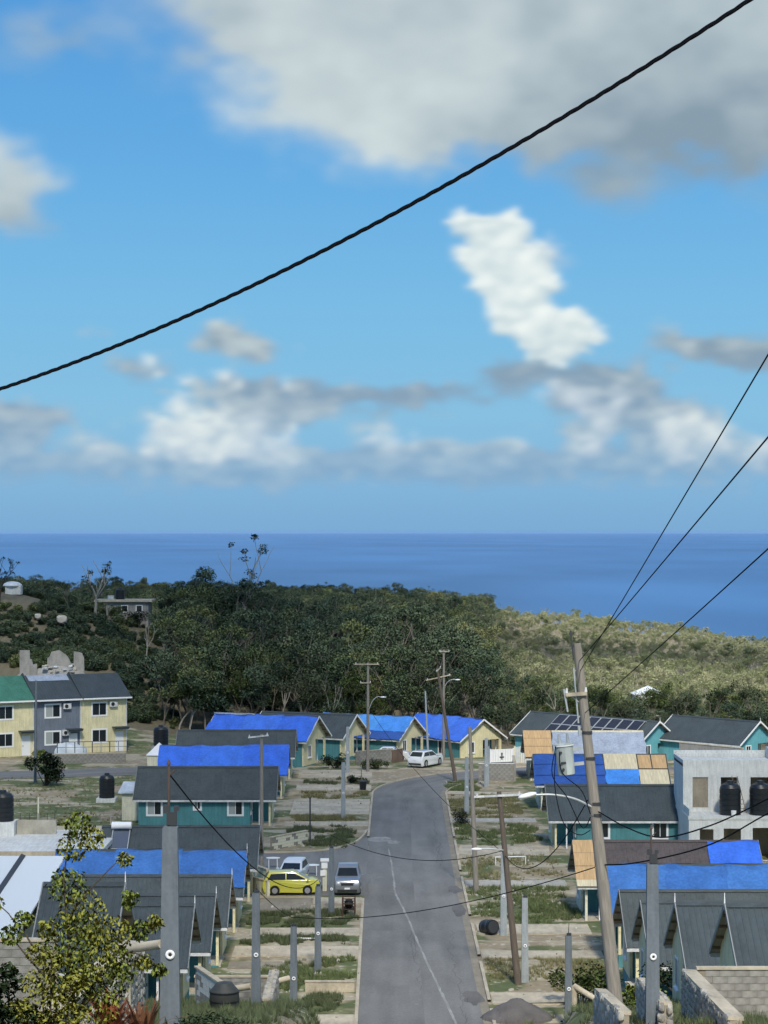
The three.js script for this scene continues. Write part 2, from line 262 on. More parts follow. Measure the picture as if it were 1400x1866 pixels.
function tab(x, D) {
  let i = 0; while (i < ROWS.length - 2 && D > ROWS[i + 1]) i++;
  const v = q5(clamp((D - ROWS[i]) / (ROWS[i + 1] - ROWS[i]), 0, 1)) * 0.4 + clamp((D - ROWS[i]) / (ROWS[i + 1] - ROWS[i]), 0, 1) * 0.6, u = clamp(x / D, COLS[0], COLS[COLS.length - 1]);
  let j = 0; while (j < COLS.length - 2 && u > COLS[j + 1]) j++;
  const t = q5(clamp((u - COLS[j]) / (COLS[j + 1] - COLS[j]), 0, 1)) * 0.5 + clamp((u - COLS[j]) / (COLS[j + 1] - COLS[j]), 0, 1) * 0.5;
  return lerp(lerp(HGT[i][j], HGT[i][j + 1], t), lerp(HGT[i + 1][j], HGT[i + 1][j + 1], t), v);
}
const G = (x, D) => V(x, ground(x, D), -D);

{ // ground sheet
  const ds = []; for (let d = -40; d < 270; d += 1) ds.push(d); for (let d = 270; d < 460; d += 4) ds.push(d); for (let d = 460; d < 1000; d += 12) ds.push(d); for (let d = 1000; d <= 2700; d += 80) ds.push(d);
  const us = []; for (let i = -90; i <= 90; i++) us.push(i * 2 / 3);
  const pos = [], uv = [], idx = [];
  for (const d of ds) for (const i of us) { const half = Math.max(75, d * 0.42), x = Math.sign(i) * Math.pow(Math.abs(i) / 60, 1.25) * half; pos.push(x, ground(x, d), -d); uv.push((x + 60) / 120, (d + 20) / 300); }
  const n = us.length;
  for (let r = 0; r < ds.length - 1; r++) for (let c = 0; c < n - 1; c++) { const k = r * n + c; idx.push(k, k + 1, k + n, k + 1, k + n + 1, k + n); }
  const g = new THREE.BufferGeometry(); g.setAttribute('position', new THREE.Float32BufferAttribute(pos, 3)); g.setAttribute('uv', new THREE.Float32BufferAttribute(uv, 2)); g.setIndex(idx); g.computeVertexNormals();
  const grass1 = [0.115, 0.145, 0.05], grass2 = [0.19, 0.205, 0.08], dirt = [0.36, 0.295, 0.195], pale = [0.47, 0.41, 0.29], wood = [0.17, 0.145, 0.085];
  const S = (c) => c.map((v) => Math.pow(v, 1 / 2.2));
  const map = tex(1024, 2048, (u, v) => {
    const x = u * 120 - 60, d = v * 300 - 20, a = fbm(x / 5 + 3, d / 5 + 8, 5), b = fbm(x / 1.1 + 13, d / 1.1 + 28, 4), e = noise2(x * 4.1, d * 4.1);
    let c = mix3(grass1, grass2, smoothstep(b, 0.35, 0.68));
    const yard = Math.abs(x - 2) < 11 && d > 100 && d < 232 ? 0.05 : 0, leftLot = x < -18 && d > 150 ? 0.03 : 0;
    c = mix3(c, dirt, smoothstep(a + 0.25 * (b - 0.5) + yard + leftLot, 0.48, 0.62));
    c = mix3(c, pale, smoothstep(fbm(x / 3 + 71, d / 2 + 3, 4) + yard, 0.58, 0.70));
    if (e > 0.86 && b > 0.45) c = mix3(c, [0.55, 0.53, 0.46], 0.7);
    c = mix3(c, wood, smoothstep(d + 8 * (b - 0.5), 255, 259));
    const k = 0.86 + 0.28 * e;
    return S([c[0] * k, c[1] * k, c[2] * k]);
  }, true);
  map.wrapS = map.wrapT = THREE.ClampToEdgeWrapping;
  struct('ground', g, mat('soil', [1, 1, 1], 0.97, { map, bumpMap: (() => { const t = grit.clone(); t.repeat.set(60, 150); return t; })(), bumpScale: 0.03 }));
}
{ // sea, 235 m below the village, out to the horizon
  const g = new THREE.CircleGeometry(2.6e5, 96); g.rotateX(-Math.PI / 2); g.translate(0, -235, -1000);
  const t = tex(512, 512, tile2((u, v) => { const s = 0.72 + 0.5 * (fbm(u * 6, v * 14, 5) - 0.3); return s; }), false, [70, 9]);
  struct('sea', g, mat('seaWater', [0.055, 0.155, 0.335], 0.5, { map: t, specularIntensity: 0.35, ior: 1.33 }));
}

// ---------------------------------------------------------------- road, kerbs, side street
// centre line of the street: straight down the hill, then a bend to the east
const roadMid = []; for (let d = 0; d <= 200; d += 1) roadMid.push([2.0 + (d > 150 ? (d - 150) * 0.006 : 0), d]);
for (let i = 1; i <= 24; i++) { const a = i / 24 * 1.25, R = 22; roadMid.push([2.3 + R * (1 - Math.cos(a)), 200 + R * Math.sin(a)]); }
{ const a = 1.25, [x, d] = roadMid[roadMid.length - 1]; for (let i = 1; i <= 26; i++) roadMid.push([x + Math.sin(a) * i * 1.5, d + Math.cos(a) * i * 1.5]); }
function ribbon(line, off0, off1, y0, y1 = y0, uvScale = 1) {   // strip between two offsets from a centre line, laid on the ground
  const pos = [], uv = [], idx = []; let len = 0;
  line.forEach(([x, d], i) => {
    const p = line[Math.max(0, i - 1)], q = line[Math.min(line.length - 1, i + 1)], l = Math.hypot(q[0] - p[0], q[1] - p[1]), nx = (q[1] - p[1]) / l, nd = -(q[0] - p[0]) / l;
    if (i) len += Math.hypot(x - p[0], d - p[1]);
    const o0 = typeof off0 === 'function' ? off0(d) : off0, o1 = typeof off1 === 'function' ? off1(d) : off1;
    pos.push(x + nx * o0, ground(x + nx * o0, d + nd * o0) + y0, -(d + nd * o0), x + nx * o1, ground(x + nx * o1, d + nd * o1) + y1, -(d + nd * o1));
    uv.push(o0 * uvScale, len * uvScale, o1 * uvScale, len * uvScale);
  });
  for (let i = 0; i < line.length - 1; i++) { const k = i * 2; idx.push(k, k + 1, k + 2, k + 1, k + 3, k + 2); }
  const g = new THREE.BufferGeometry(); g.setAttribute('position', new THREE.Float32BufferAttribute(pos, 3)); g.setAttribute('uv', new THREE.Float32BufferAttribute(uv, 2)); g.setIndex(idx); g.computeVertexNormals(); return g;
}
const kerbStrip = (line, at, w = 0.17, h = 0.13) => [ribbon(line, at, at + w, h), ribbon(line, at, at, 0, h), ribbon(line, at + w, at + w, h, 0)];
const asphTex = (() => { // worn asphalt: wheel tracks, patches, oil drips, fine cracks; 6.6 m wide, 66 m long
  const r = rng(909), spots = Array.from({ length: 70 }, () => [r() * 6.6, r() * 66, 0.06 + 0.22 * r() * r(), r() < 0.6 ? -1 : 1]);
  const cracks = Array.from({ length: 9 }, () => [r() * 6.6, r() * 66, 6 + 14 * r(), r() * 90]), patches = Array.from({ length: 9 }, () => [r() * 5, r() * 64, 0.6 + 1.6 * r(), 0.8 + 3 * r(), 0.88 + 0.2 * r()]);
  return tex(512, 2048, (u, v) => {
    const x = u * 6.6, y = v * 66; let c = 0.62 + 0.34 * (fbm(x / 2.2 + 3, y / 5 + 1, 4) - 0.5) + 0.22 * (fbm(x * 1.3 + 9, y / 9 + 5, 3) - 0.5) + 0.16 * (noise2(x * 16, y * 16) - 0.5) + 0.1 * (noise2(x * 38, y * 38) - 0.5);
    for (const t of [1.15, 2.55, 4.1, 5.5]) c += 0.05 * Math.exp(-Math.pow((x - t + 0.25 * (noise2(y / 7, t) - 0.5)) / 0.28, 2)) * (0.4 + noise2(y / 4, t * 3));
    for (const [px, py, w, h, k] of patches) { const e = Math.max(Math.abs(x - px - w / 2) / w, Math.abs(y - py - h / 2) / h) + 0.07 * (noise2(x * 3, y * 3) - 0.5); if (e < 0.5) c *= k; }
    for (const [px, py, q, sg] of spots) { const d = Math.hypot(x - px, (y - py) * 0.7) + 0.06 * noise2(x * 9, y * 9); if (d < q) c += sg * 0.08; }
    for (const [px, py, l, sd] of cracks) if (y > py && y < py + l) { const cx = px + 0.5 * (fbm(y / 2 + sd, sd, 4) - 0.5) * 2; if (Math.abs(x - cx) < 0.018) c *= 0.62; }
    return c;
  }, false, [1 / 6.6, 1 / 66]);
})();
mat('asphalt', [0.285, 0.282, 0.266], 0.93, { map: asphTex, bumpMap: grit, bumpScale: 0.006 });
mat('asphaltPatch', [0.225, 0.216, 0.205], 0.95, { map: asphTex });
mat('paleStrip', [0.36, 0.36, 0.335], 0.95, { map: stain });
const road = struct('road', ribbon(roadMid, -3.28, 3.28, 0.02), M.asphalt);
{ // pale repair trench wandering down the lane, edge patches and the joints across the slab
  const trench = [[0.35, 166], [0.55, 158], [0.7, 150], [0.75, 146], [1.35, 138], [2.0, 128], [2.7, 118], [3.3, 110], [3.7, 104]];
  const cv = new THREE.CatmullRomCurve3(trench.map(([x, d]) => V(x, 0, d))), line = cv.getPoints(90).map((p) => [p.x + 0.05 * (noise2(p.z * 1.7, 3) - 0.5), p.z]);
  const w = (d) => 0.025 + 0.075 * fbm(d * 1.3, 8, 3);
  mesh('repair_strip', ribbon(line, (d) => -w(d), (d) => w(d), 0.027), M.paleStrip, road);
  const blob = (cx, cd, rx, rd, seed, y, m, nm) => { const s = []; for (let i = 0; i < 22; i++) { const a = i / 22 * 6.283, k = 0.7 + 0.5 * noise2(seed + Math.cos(a) * 2, Math.sin(a) * 2 + 9); s.push(new THREE.Vector2(Math.cos(a) * rx * k, Math.sin(a) * rd * k)); } const g = new THREE.ShapeGeometry(new THREE.Shape(s)); g.rotateX(-Math.PI / 2); g.translate(cx, 0, -cd); const p = g.attributes.position; for (let i = 0; i < p.count; i++) p.setY(i, ground(p.getX(i), -p.getZ(i)) + y); g.computeVertexNormals(); mesh(nm, g, m, road); };
  blob(-0.3, 171, 0.9, 1.5, 5, 0.026, M.paleStrip, 'pale_patch'); blob(0.7, 169.5, 0.5, 0.9, 25, 0.026, M.paleStrip, 'pale_patch');
  blob(4.75, 139, 0.45, 2.2, 45, 0.026, M.asphaltPatch, 'edge_patch'); blob(4.7, 147, 0.5, 1.5, 55, 0.026, M.asphaltPatch, 'edge_patch'); blob(4.6, 113, 0.6, 1.8, 65, 0.026, M.asphaltPatch, 'edge_patch');
  for (const d of [189.5, 205.5]) mesh('slab_joint', ribbon(Array.from({ length: 14 }, (_, i) => [-1.1 + i * 0.5, d + 0.12 * noise2(i, d)]), -0.035, 0.035, 0.026), M.asphaltPatch, road);
}
const seg = (line, d0, d1) => line.filter(([, d]) => d >= d0 && d <= d1);
struct('kerb', kerbStrip(seg(roadMid, 0, 143), -3.45), M.concrete);
{ const c = roadMid.slice(roadMid.findIndex(([, d]) => d >= 172)); struct('kerb', kerbStrip(c.slice(0, -8), -3.45), M.concrete); }
for (const [a, b] of [[0, 102], [106, 110], [112, 122], [124, 134], [136.5, 152], [155, 170], [172, 209]]) struct('kerb', kerbStrip(seg(roadMid, a, b), 3.28, 0.17, 0.14), M.concrete);
struct('gutter', ribbon(seg(roadMid, 0, 209), 2.86, 3.27, 0.024), M.concreteDark);
{ // side street to the west, with rounded mouth
  const edge = [[-1.2, 144.5], [-6, 144.8], [-14, 146], [-40, 148], [-40, 166], [-14, 164.5], [-8, 163.8], [-4.6, 165], [-2.6, 168], [-1.7, 172], [-1.2, 178]];
  const s = new THREE.Shape(edge.map(([x, d]) => new THREE.Vector2(x, d))), g = new THREE.ShapeGeometry(s); g.rotateX(-Math.PI / 2); g.translate(0, 0.0155, 0);
  const uv = g.attributes.uv; struct('side_road', g, M.asphalt);
  const curve = new THREE.CatmullRomCurve3([[-40, 166], [-14, 164.5], [-8, 163.8], [-4.6, 165], [-2.6, 168], [-1.7, 172], [-1.35, 176]].map(([x, d]) => V(x, 0, d)));
  struct('kerb', kerbStrip(curve.getPoints(60).map((p) => [p.x, p.z]), -0.1), M.concrete);
  // upper street in front of the terrace of townhouses
  struct('side_road', ribbon([[-60, 207], [-50, 211], [-42, 214.5], [-36, 216.5], [-28, 219], [-18, 221]], -3.4, 3.4, 0.02), M.asphalt);
}

// ---------------------------------------------------------------- driveways and paths in the front yards (slabs 5 cm proud of the soil)
function slab(x0, x1, d0, d1, skew = 0, m = M.concrete, name = 'driveway', h = 0.05) {
  const n = Math.max(2, Math.ceil((d1 - d0) / 1)), line = Array.from({ length: n + 1 }, (_, i) => [(x0 + x1) / 2 + skew * (i / n - 0.5), d0 + (d1 - d0) * i / n]), hw = (x1 - x0) / 2;
  const g = [ribbon(line, -hw, hw, h), ribbon(line, -hw, -hw, -0.1, h), ribbon(line, hw, hw, h, -0.1)];
  for (const [i, s] of [[0, 1], [n, -1]]) { const [x, d] = line[i]; g.push(bx(x1 - x0 - 0.01, h + 0.1 - 0.004, 0.04, x, ground(x, d) - 0.1, -(d + s * 0.025))); }
  return struct(name, g, m);
}
// west yards
slab(-4.6, -1.46, 141.6, 143.8); slab(-8.0, -1.46, 130.4, 132.8); slab(-8.6, -1.46, 124, 127); slab(-8.6, -4.5, 120.5, 122.4, 0, M.concreteDark); slab(-4, -1.46, 106.8, 109);
slab(-8.2, -1.3, 178.5, 181.4); slab(-8.0, -1.25, 186, 196.5, 0, M.concrete); slab(-8.2, -1.2, 203, 207.5); slab(-8.4, -1.2, 213.5, 220.5, 0, M.concrete); slab(-8.4, -4.7, 138.8, 143.6, 0, M.concreteDark);
// east yards
slab(5.5, 12.4, 123.5, 125.6); slab(5.6, 12.4, 130.8, 134, 0, M.concrete); slab(5.5, 12.4, 148.2, 150.6, 0, M.stone3, 'path', 0.09); slab(5.6, 12.4, 162.5, 167.5, 0.4, M.concrete); slab(5.6, 12.6, 181, 183.5, 0, M.stone3, 'path'); slab(5.7, 12.6, 199.6, 202, 0.5, M.concrete); slab(5.5, 10.5, 111.5, 114.2, 0, M.concrete);

// ---------------------------------------------------------------- bungalows: gable end to the street, porch under the gable, ribbed roof
function ribbedSlope(x0, x1, ridgeY, run, pitch, zs, pitchW = 0.3, rib = 0.016, t = 0.05) {
  const pos = [], uv = [], c = Math.cos(pitch), s = Math.sin(pitch), L = run / c;
  const top = []; const n = Math.round((x1 - x0) / pitchW), w = (x1 - x0) / n;
  for (let i = 0; i < n; i++) { const x = x0 + i * w; top.push([x, 0], [x + w * 0.62, 0], [x + w * 0.72, rib], [x + w * 0.9, rib]); } top.push([x1, 0]);
  const P = (x, h, l) => [x, ridgeY + h * c - l * s, zs * (h * s + l * c)];
  const quad = (a, b, cc, d, ua, ub, uc, ud) => { if (zs > 0) { pos.push(...a, ...b, ...cc, ...a, ...cc, ...d); uv.push(...ua, ...ub, ...uc, ...ua, ...uc, ...ud); } else { pos.push(...a, ...cc, ...b, ...a, ...d, ...cc); uv.push(...ua, ...uc, ...ub, ...ua, ...ud, ...uc); } };
  for (let i = 0; i < top.length - 1; i++) {
    const [xa, ha] = top[i], [xb, hb] = top[i + 1];
    quad(P(xa, ha, L), P(xb, hb, L), P(xb, hb, 0), P(xa, ha, 0), [xa, 0], [xb, 0], [xb, L], [xa, L]);
    quad(P(xa, -t, L), P(xb, -t, L), P(xb, hb, L), P(xa, ha, L), [xa, 0], [xb, 0], [xb, t], [xa, t]);
  }
  quad(P(x1, -t, L), P(x0, -t, L), P(x0, -t, 0), P(x1, -t, 0), [x1, 0], [x0, 0], [x0, L], [x1, L]);
  quad(P(x1, -t, L), P(x1, -t, 0), P(x1, 0, 0), P(x1, 0, L), [0, 0], [L, 0], [L, t], [0, t]);
  quad(P(x0, -t, 0), P(x0, -t, L), P(x0, 0, L), P(x0, 0, 0), [0, 0], [L, 0], [L, t], [0, t]);
  const g = new THREE.BufferGeometry(); g.setAttribute('position', new THREE.Float32BufferAttribute(pos, 3)); g.setAttribute('uv', new THREE.Float32BufferAttribute(uv, 2)); g.computeVertexNormals(); return g;
}
// a sheet laid on a roof slope, between distances l0..l1 from the ridge, with slack ripples and a ragged hem
function sheetOnSlope(x0, x1, l0, l1, ridgeY, pitch, zs, seed, lift = 0.075, wave = 0.05, ragged = 0.1) {
  const nx = Math.max(8, Math.round((x1 - x0) / 0.35)), nl = Math.max(5, Math.round((l1 - l0) / 0.35)), g = new THREE.PlaneGeometry(1, 1, nx, nl), p = g.attributes.position, uv = g.attributes.uv, c = Math.cos(pitch), s = Math.sin(pitch);
  for (let i = 0; i < p.count; i++) {
    const u = p.getX(i) + 0.5, v = 0.5 - p.getY(i), ex = ragged * (noise2(v * 4 + seed, 3) - 0.5) * 2 * (u < 0.02 || u > 0.98 ? 1 : 0), el = ragged * (noise2(u * 7 + seed, 9) - 0.5) * 2 * (v > 0.98 ? 1 : 0);
    const x = x0 + (x1 - x0) * u + ex, l = l0 + (l1 - l0) * v + el, h = lift + wave * (fbm(x * 0.9 + seed, l * 1.1 + seed, 3) - 0.35) + 0.3 * wave * Math.sin(x * 2.1 + seed + 0.5 * Math.sin(l));
    p.setXYZ(i, x, ridgeY + h * c - Math.max(l, 0) * s - Math.max(0, -l) * s, zs * (h * s * (l > 0 ? 1 : 0) + l * c)); uv.setXY(i, x, l);
  }
  g.computeVertexNormals(); return g;
}
function windowPart(parent, w, h, m, opt = {}) {                  // a window in the x/y plane facing +z, middle of the sill at the origin
  const o = new THREE.Group(); o.name = 'window'; parent.add(o); const f = opt.trim ?? 0.13, d = 0.05, n = opt.panes ?? 2;
  const fr = [bx(w + 2 * f, f, d, 0, -f, d / 2), bx(w + 2 * f, f, d, 0, h, d / 2), bx(f, h, d, -w / 2 - f / 2, 0, d / 2), bx(f, h, d, w / 2 + f / 2, 0, d / 2)];
  for (let i = 1; i < n; i++) fr.push(bx(0.05, h, d * 0.6, -w / 2 + w * i / n, 0, d * 0.3));
  if (opt.sill) fr.push(bx(w + 2 * f + 0.1, 0.06, 0.12, 0, -f - 0.06, 0.06));
  mesh('frame', fr, opt.frame ?? M.whiteClean, o);
  for (let i = 0; i < n; i++) mesh('pane', bx(w / n - 0.052, h - 0.004, 0.012, -w / 2 + w * (i + 0.5) / n, 0.002, 0.008), (opt.blind && i % 2 === 0) ? M.blind : m ?? M.glass, o);
  return o;
}
function slopeBoard(x, w, t, ridgeY, run, pitch, zs, drop = 0) {  // a board lying along a roof edge
  const L = run / Math.cos(pitch), g = bx(w, t, L, 0, -t / 2, L / 2); g.rotateX(pitch); if (zs < 0) g.scale(1, 1, -1); g.translate(x, ridgeY + drop, 0); if (zs < 0) { const q = flat(g), p = q.attributes.position; for (let i = 0; i < p.count; i += 3) { const a = [p.getX(i + 1), p.getY(i + 1), p.getZ(i + 1)]; p.setXYZ(i + 1, p.getX(i + 2), p.getY(i + 2), p.getZ(i + 2)); p.setXYZ(i + 2, ...a); } q.computeVertexNormals(); return q; } return g;
}
const HW = 3.05, RUN = 3.52;
function bungalow(o) {
  // tip: where the ridge ends above the street (x, D); turn: heading of the gable; near: local z side that looks at the hill
  const n = V(Math.cos(o.turn ?? 0), 0, -Math.sin(o.turn ?? 0)), over = o.over ?? 0.5, gy = o.gy ?? ground(o.tip[0], o.tip[1]);
  const g = thing('bungalow', o.label, 'house', [o.tip[0] - n.x * over, gy, -o.tip[1] - n.z * over], o.turn ?? 0, 'bungalows along the street');
  const L = (o.len ?? 10.4) + 0.35, R = o.ridge ?? 4.5, edge = R - 2.3, m = 2.3 / RUN, pitch = Math.atan(m), e = R - m * HW - 0.06, nz = o.near ?? 1, pz = o.porch ?? nz, side = o.side ?? M.teal, front = o.front ?? M.cream, PD = 1.7;
  const x1 = over, x0 = -L - 0.4;
  // walls
  const wl = [bx(L - 0.15 - PD + 0.0, e, 0.15, -PD - (L - 0.15 - PD) / 2, 0, pz * (HW - 0.075)), bx(PD - 0.15, 0.32, 0.15, -0.15 - (PD - 0.15) / 2, e - 0.32, pz * (HW - 0.075)), bx(L - 0.3, e, 0.15, -0.15 - (L - 0.3) / 2, 0, -pz * (HW - 0.075))];
  if (gy > ground(o.tip[0], o.tip[1]) - 2) wl.push(bx(L - 0.02, 1.6, 2 * HW - 0.02, -L / 2, -1.605, 0));
  mesh('side_wall', wl, side, g);
  const pent = [[-HW, 0], [HW, 0], [HW, e], [0, R - 0.075], [-HW, e]];
  const wx = -pz * 1.45, fr = plate(pent, 0.15, [pz > 0 ? rect(0.25, 0.001, HW - 0.32, e - 0.33) : rect(-HW + 0.32, 0.001, -0.25, e - 0.33)]); fr.rotateY(Math.PI / 2); fr.scale(1, 1, -1); fr.translate(-0.15, 0, 0); { const q = flat(fr); q.computeVertexNormals(); mesh('gable_wall', q, front, g); }
  const bk = plate(pent, 0.15); bk.rotateY(Math.PI / 2); bk.translate(-L, 0, 0); mesh('gable_wall', bk, side, g);
  mesh('porch_wall', [bx(0.12, e - 0.02, HW - 0.15, -PD, 0, pz * (HW - 0.15) / 2), bx(PD - 0.2, e - 0.02, 0.12, -0.15 - (PD - 0.2) / 2, 0, pz * 0.1)], o.porchWall ?? M.teal, g);
  const door = new THREE.Group(); door.name = 'door'; g.add(door); door.position.set(-PD + 0.07, 0, pz * 0.85);
  mesh('door_leaf', bx(0.05, 2.0, 0.85, 0.01, 0.02, 0), M.whiteClean, door); mesh('handle', bx(0.05, 0.12, 0.05, 0.055, 0.95, 0.32), M.darkMetal, door);
  { const w = windowPart(g, 0.9, 1.0, M.glass, {}); w.rotation.y = Math.PI / 2; w.position.set(-PD + 0.065, 0.95, pz * 2.1); }
  if (o.frontWindow !== false) { const w = windowPart(g, 0.75, 1.1, M.glass, { trim: 0.1, sill: true }); w.rotation.y = Math.PI / 2; w.position.set(0.002, 0.85, wx); }
  mesh('porch_floor', bx(PD, 0.12, HW - 0.2, -PD / 2 + 0.1, -0.1, pz * (HW - 0.2) / 2 + pz * 0.1), M.concrete, g);
  mesh('porch_post', bx(0.1, e - 0.33, 0.1, -0.9, 0.02, pz * (HW - 0.08)), M.whiteClean, g);
  // windows on the long wall that faces the hill
  for (const [x, y, w, h, pn] of o.windows ?? []) { const q = windowPart(g, w, h, M.glass, { panes: pn ?? 2, trim: 0.16, blind: o.blind }); q.position.set(x - 0.35, y, nz * (HW + 0.002)); if (nz < 0) q.rotation.y = Math.PI; }
  // roof
  const rm = o.roof ?? M.roofDark;
  for (const zs of [1, -1]) mesh('roof_slope', ribbedSlope(x0, x1, R, RUN, pitch, zs, o.rib ?? 0.3), zs === nz && o.roofNear ? o.roofNear : rm, g);
  mesh('ridge_cap', [slopeBoard((x0 + x1) / 2, x1 - x0, 0.012, R + 0.052, 0.2, pitch, 1), slopeBoard((x0 + x1) / 2, x1 - x0, 0.012, R + 0.052, 0.2, pitch, -1)], rm, g);
  const bm = o.barge ?? M.bargeGrey;
  for (const zs of [1, -1]) { mesh('barge_board', slopeBoard(x1 + 0.022, 0.04, 0.16, R - 0.02, RUN + 0.02, pitch, zs), bm, g); mesh('barge_board', slopeBoard(x0 - 0.022, 0.04, 0.16, R - 0.02, RUN + 0.02, pitch, zs), bm, g); }
  for (const zs of [1, -1]) mesh('fascia', bx(x1 - x0, 0.16, 0.03, (x0 + x1) / 2, edge - 0.2, zs * (RUN - 0.03)), o.fascia ?? M.white, g);
  if (o.purlins !== false) for (const zs of [1, -1]) for (let i = 0; i < 4; i++) { const z = zs * (0.5 + i * 0.8); mesh('purlin', bx(over + 0.02, 0.09, 0.06, over / 2 - 0.01, R - 0.085 - Math.abs(z) * m - 0.115, z), M.wood, g); }
  for (const zs of [1, -1]) mesh('soffit', slopeBoard(over / 2 - 0.005, over + 0.03, 0.02, R - 0.085, RUN - 0.1, pitch, zs), M.soffit, g);
  if (o.finial) mesh('finial', [cyl(0.012, 0.03, 0.42, x1 + 0.02, R - 0.02, 0, 6), bx(0.05, 0.22, 0.07, x1 + 0.02, R - 0.2, 0)], M.whiteClean, g);
  const slopeLen = RUN / Math.cos(pitch);
  for (const t of o.tarps ?? []) {                                  // [x0, x1, l0, l1, material, seed, zs]
    const zs = t[6] ?? nz, nm = t[7] ?? 'tarp', isPly = nm === 'plywood_sheet';
    const xa = Math.max(t[0] - 0.35, x0 - 0.05), xb = Math.min(t[1] - 0.35, x1 + 0.06), n = isPly ? 1 : Math.max(1, Math.round((xb - xa) / 3.6)), other = { tarpBlue: M.tarpBlueB, tarpBlue2: M.tarpBlue2B, tarpSky: M.tarpSkyB }[t[4].name] ?? t[4];
    for (let i = 0; i < n; i++) { // overlapping widths of tarpaulin
      const pa = xa + (xb - xa) * i / n - (i ? 0.15 : 0), pb = xa + (xb - xa) * (i + 1) / n, sd = (t[5] ?? 1) + i * 7.3;
      const q = mesh(nm, sheetOnSlope(pa, pb, t[2], Math.min(t[3], slopeLen + 0.25) - (n > 1 ? 0.12 * noise2(sd, 4) : 0), R, pitch, zs, sd, (t[8] ?? 0.08) + 0.012 * (i % 2), isPly ? 0.008 : 0.06, isPly ? 0 : 0.1), (i + (t[5] ?? 0)) % 2 ? t[4] : other, g); q.material.side = THREE.DoubleSide;
    }
  }
  for (const b of o.battens ?? []) { const bx0 = b[0] - 0.35, bx1 = b[1] - 0.35, l = b[2]; const q = bx(bx1 - bx0, 0.03, 0.07, (bx0 + bx1) / 2, R - l * Math.sin(pitch) + 0.14 * Math.cos(pitch), nz * (l * Math.cos(pitch) + 0.14 * Math.sin(pitch))); mesh('batten', q, b[3] ?? M.wood, g); }
  return { g, R, pitch, nz, slopeLen, L, x0, x1, e };
}
const FULL = [0.0, 4.2];
// west row, from the hill to the wood
bungalow({ tip: [-8.8, 74.6], gy: 7.55, len: 1.5, roof: M.roofDark2, finial: true, label: 'small gabled porch roof half hidden by the young tree', rib: 0.24, frontWindow: false });
bungalow({ tip: [-8.8, 102], gy: 2.2, roof: M.roofDark2, finial: true, label: 'dark roofed teal bungalow lowest of the west row beside stone wall', windows: [[-5, 0.9, 1, 1]], rib: 0.24 });
bungalow({ tip: [-8.6, 112.4], gy: 0.95, roof: M.roofDark2, finial: true, label: 'dark roofed teal bungalow behind the purple leaved shrub', rib: 0.24 });
bungalow({ tip: [-8.6, 124], gy: 0.1, roof: M.roofDark, finial: true, label: 'dark roofed teal bungalow just below the blue tarped one', rib: 0.26 });
bungalow({ tip: [-8.4, 134.5], gy: 0, roof: M.roofDark, finial: true, label: 'bungalow with plain mid blue tarp beside the yellow car', tarps: [[-10.9, 0.95, -0.05, 3.5, M.tarpBlue2, 3], [-10.9, 0.95, -0.05, 1.2, M.tarpBlue2, 4, -1]] });
const houseE = bungalow({ tip: [-8.2, 145.5], gy: 0, len: 9.2, roof: M.roofDark, label: 'bungalow with solar water heater on dark roof by side street', tarps: [] });
bungalow({ tip: [-8.75, 182], gy: 0, side: M.teal, roof: M.roofDark3, blind: true, label: 'teal bungalow with three white framed windows facing the side street', windows: [[-9.1, 0.95, 1.05, 1.15], [-5.6, 1.4, 0.42, 0.62], [-2.5, 0.95, 1.05, 1.2]], fascia: M.white });
bungalow({ tip: [-8.65, 200], gy: 0, roof: M.roofDark, label: 'bungalow with bright blue tarp right behind the teal three window house', tarps: [[-11, 0.9, -0.05, 4.3, M.tarpBlue, 11], [-3.2, 0.95, -0.05, 4.4, M.tarpBlue, 13, 1, 'tarp', 0.12]] });
bungalow({ tip: [-8.6, 215.5], gy: 0, roof: M.roofDark3, label: 'plain dark roofed bungalow between two blue tarped ones', side: M.teal });
bungalow({ tip: [-6.67, 226], gy: 0.1, ridge: 4.85, turn: -0.35, roof: M.roofDark, barge: M.whiteClean, label: 'blue tarped bungalow with cream gable at start of the bend', tarps: [[-10.9, 0.9, -0.05, 4.3, M.tarpBlue, 21], [-10.9, -6.2, -0.3, 0.25, M.tarpGrey, 23, 1, 'tarp', 0.14]], porch: -1 });
bungalow({ tip: [-2.94, 240], turn: -0.42, gy: -0.55, roof: M.roofDark, barge: M.whiteClean, label: 'bare dark roofed cream bungalow beyond the lamp post at bend', porch: -1 });
bungalow({ tip: [3.4, 245.5], turn: -0.5, gy: -1.25, roof: M.roofDark, barge: M.whiteClean, label: 'sky blue tarped cream bungalow behind the parked cars', porch: -1, tarps: [[-10.9, 0.9, -0.05, 2.9, M.tarpSky, 31], [-10.9, 0.9, 2.8, 4.35, M.tarpDeep, 33]] });
bungalow({ tip: [11.3, 248], turn: -0.9, gy: -1.75, roof: M.tarpNavy, barge: M.whiteClean, label: 'blue tarped cream bungalow with open porch beside white gate', porch: -1, side: M.teal, tarps: [[-10.9, 0.9, -0.05, 4.3, M.tarpBlue, 41]], windows: [[-3, 0.6, 0.9, 1.4]] });
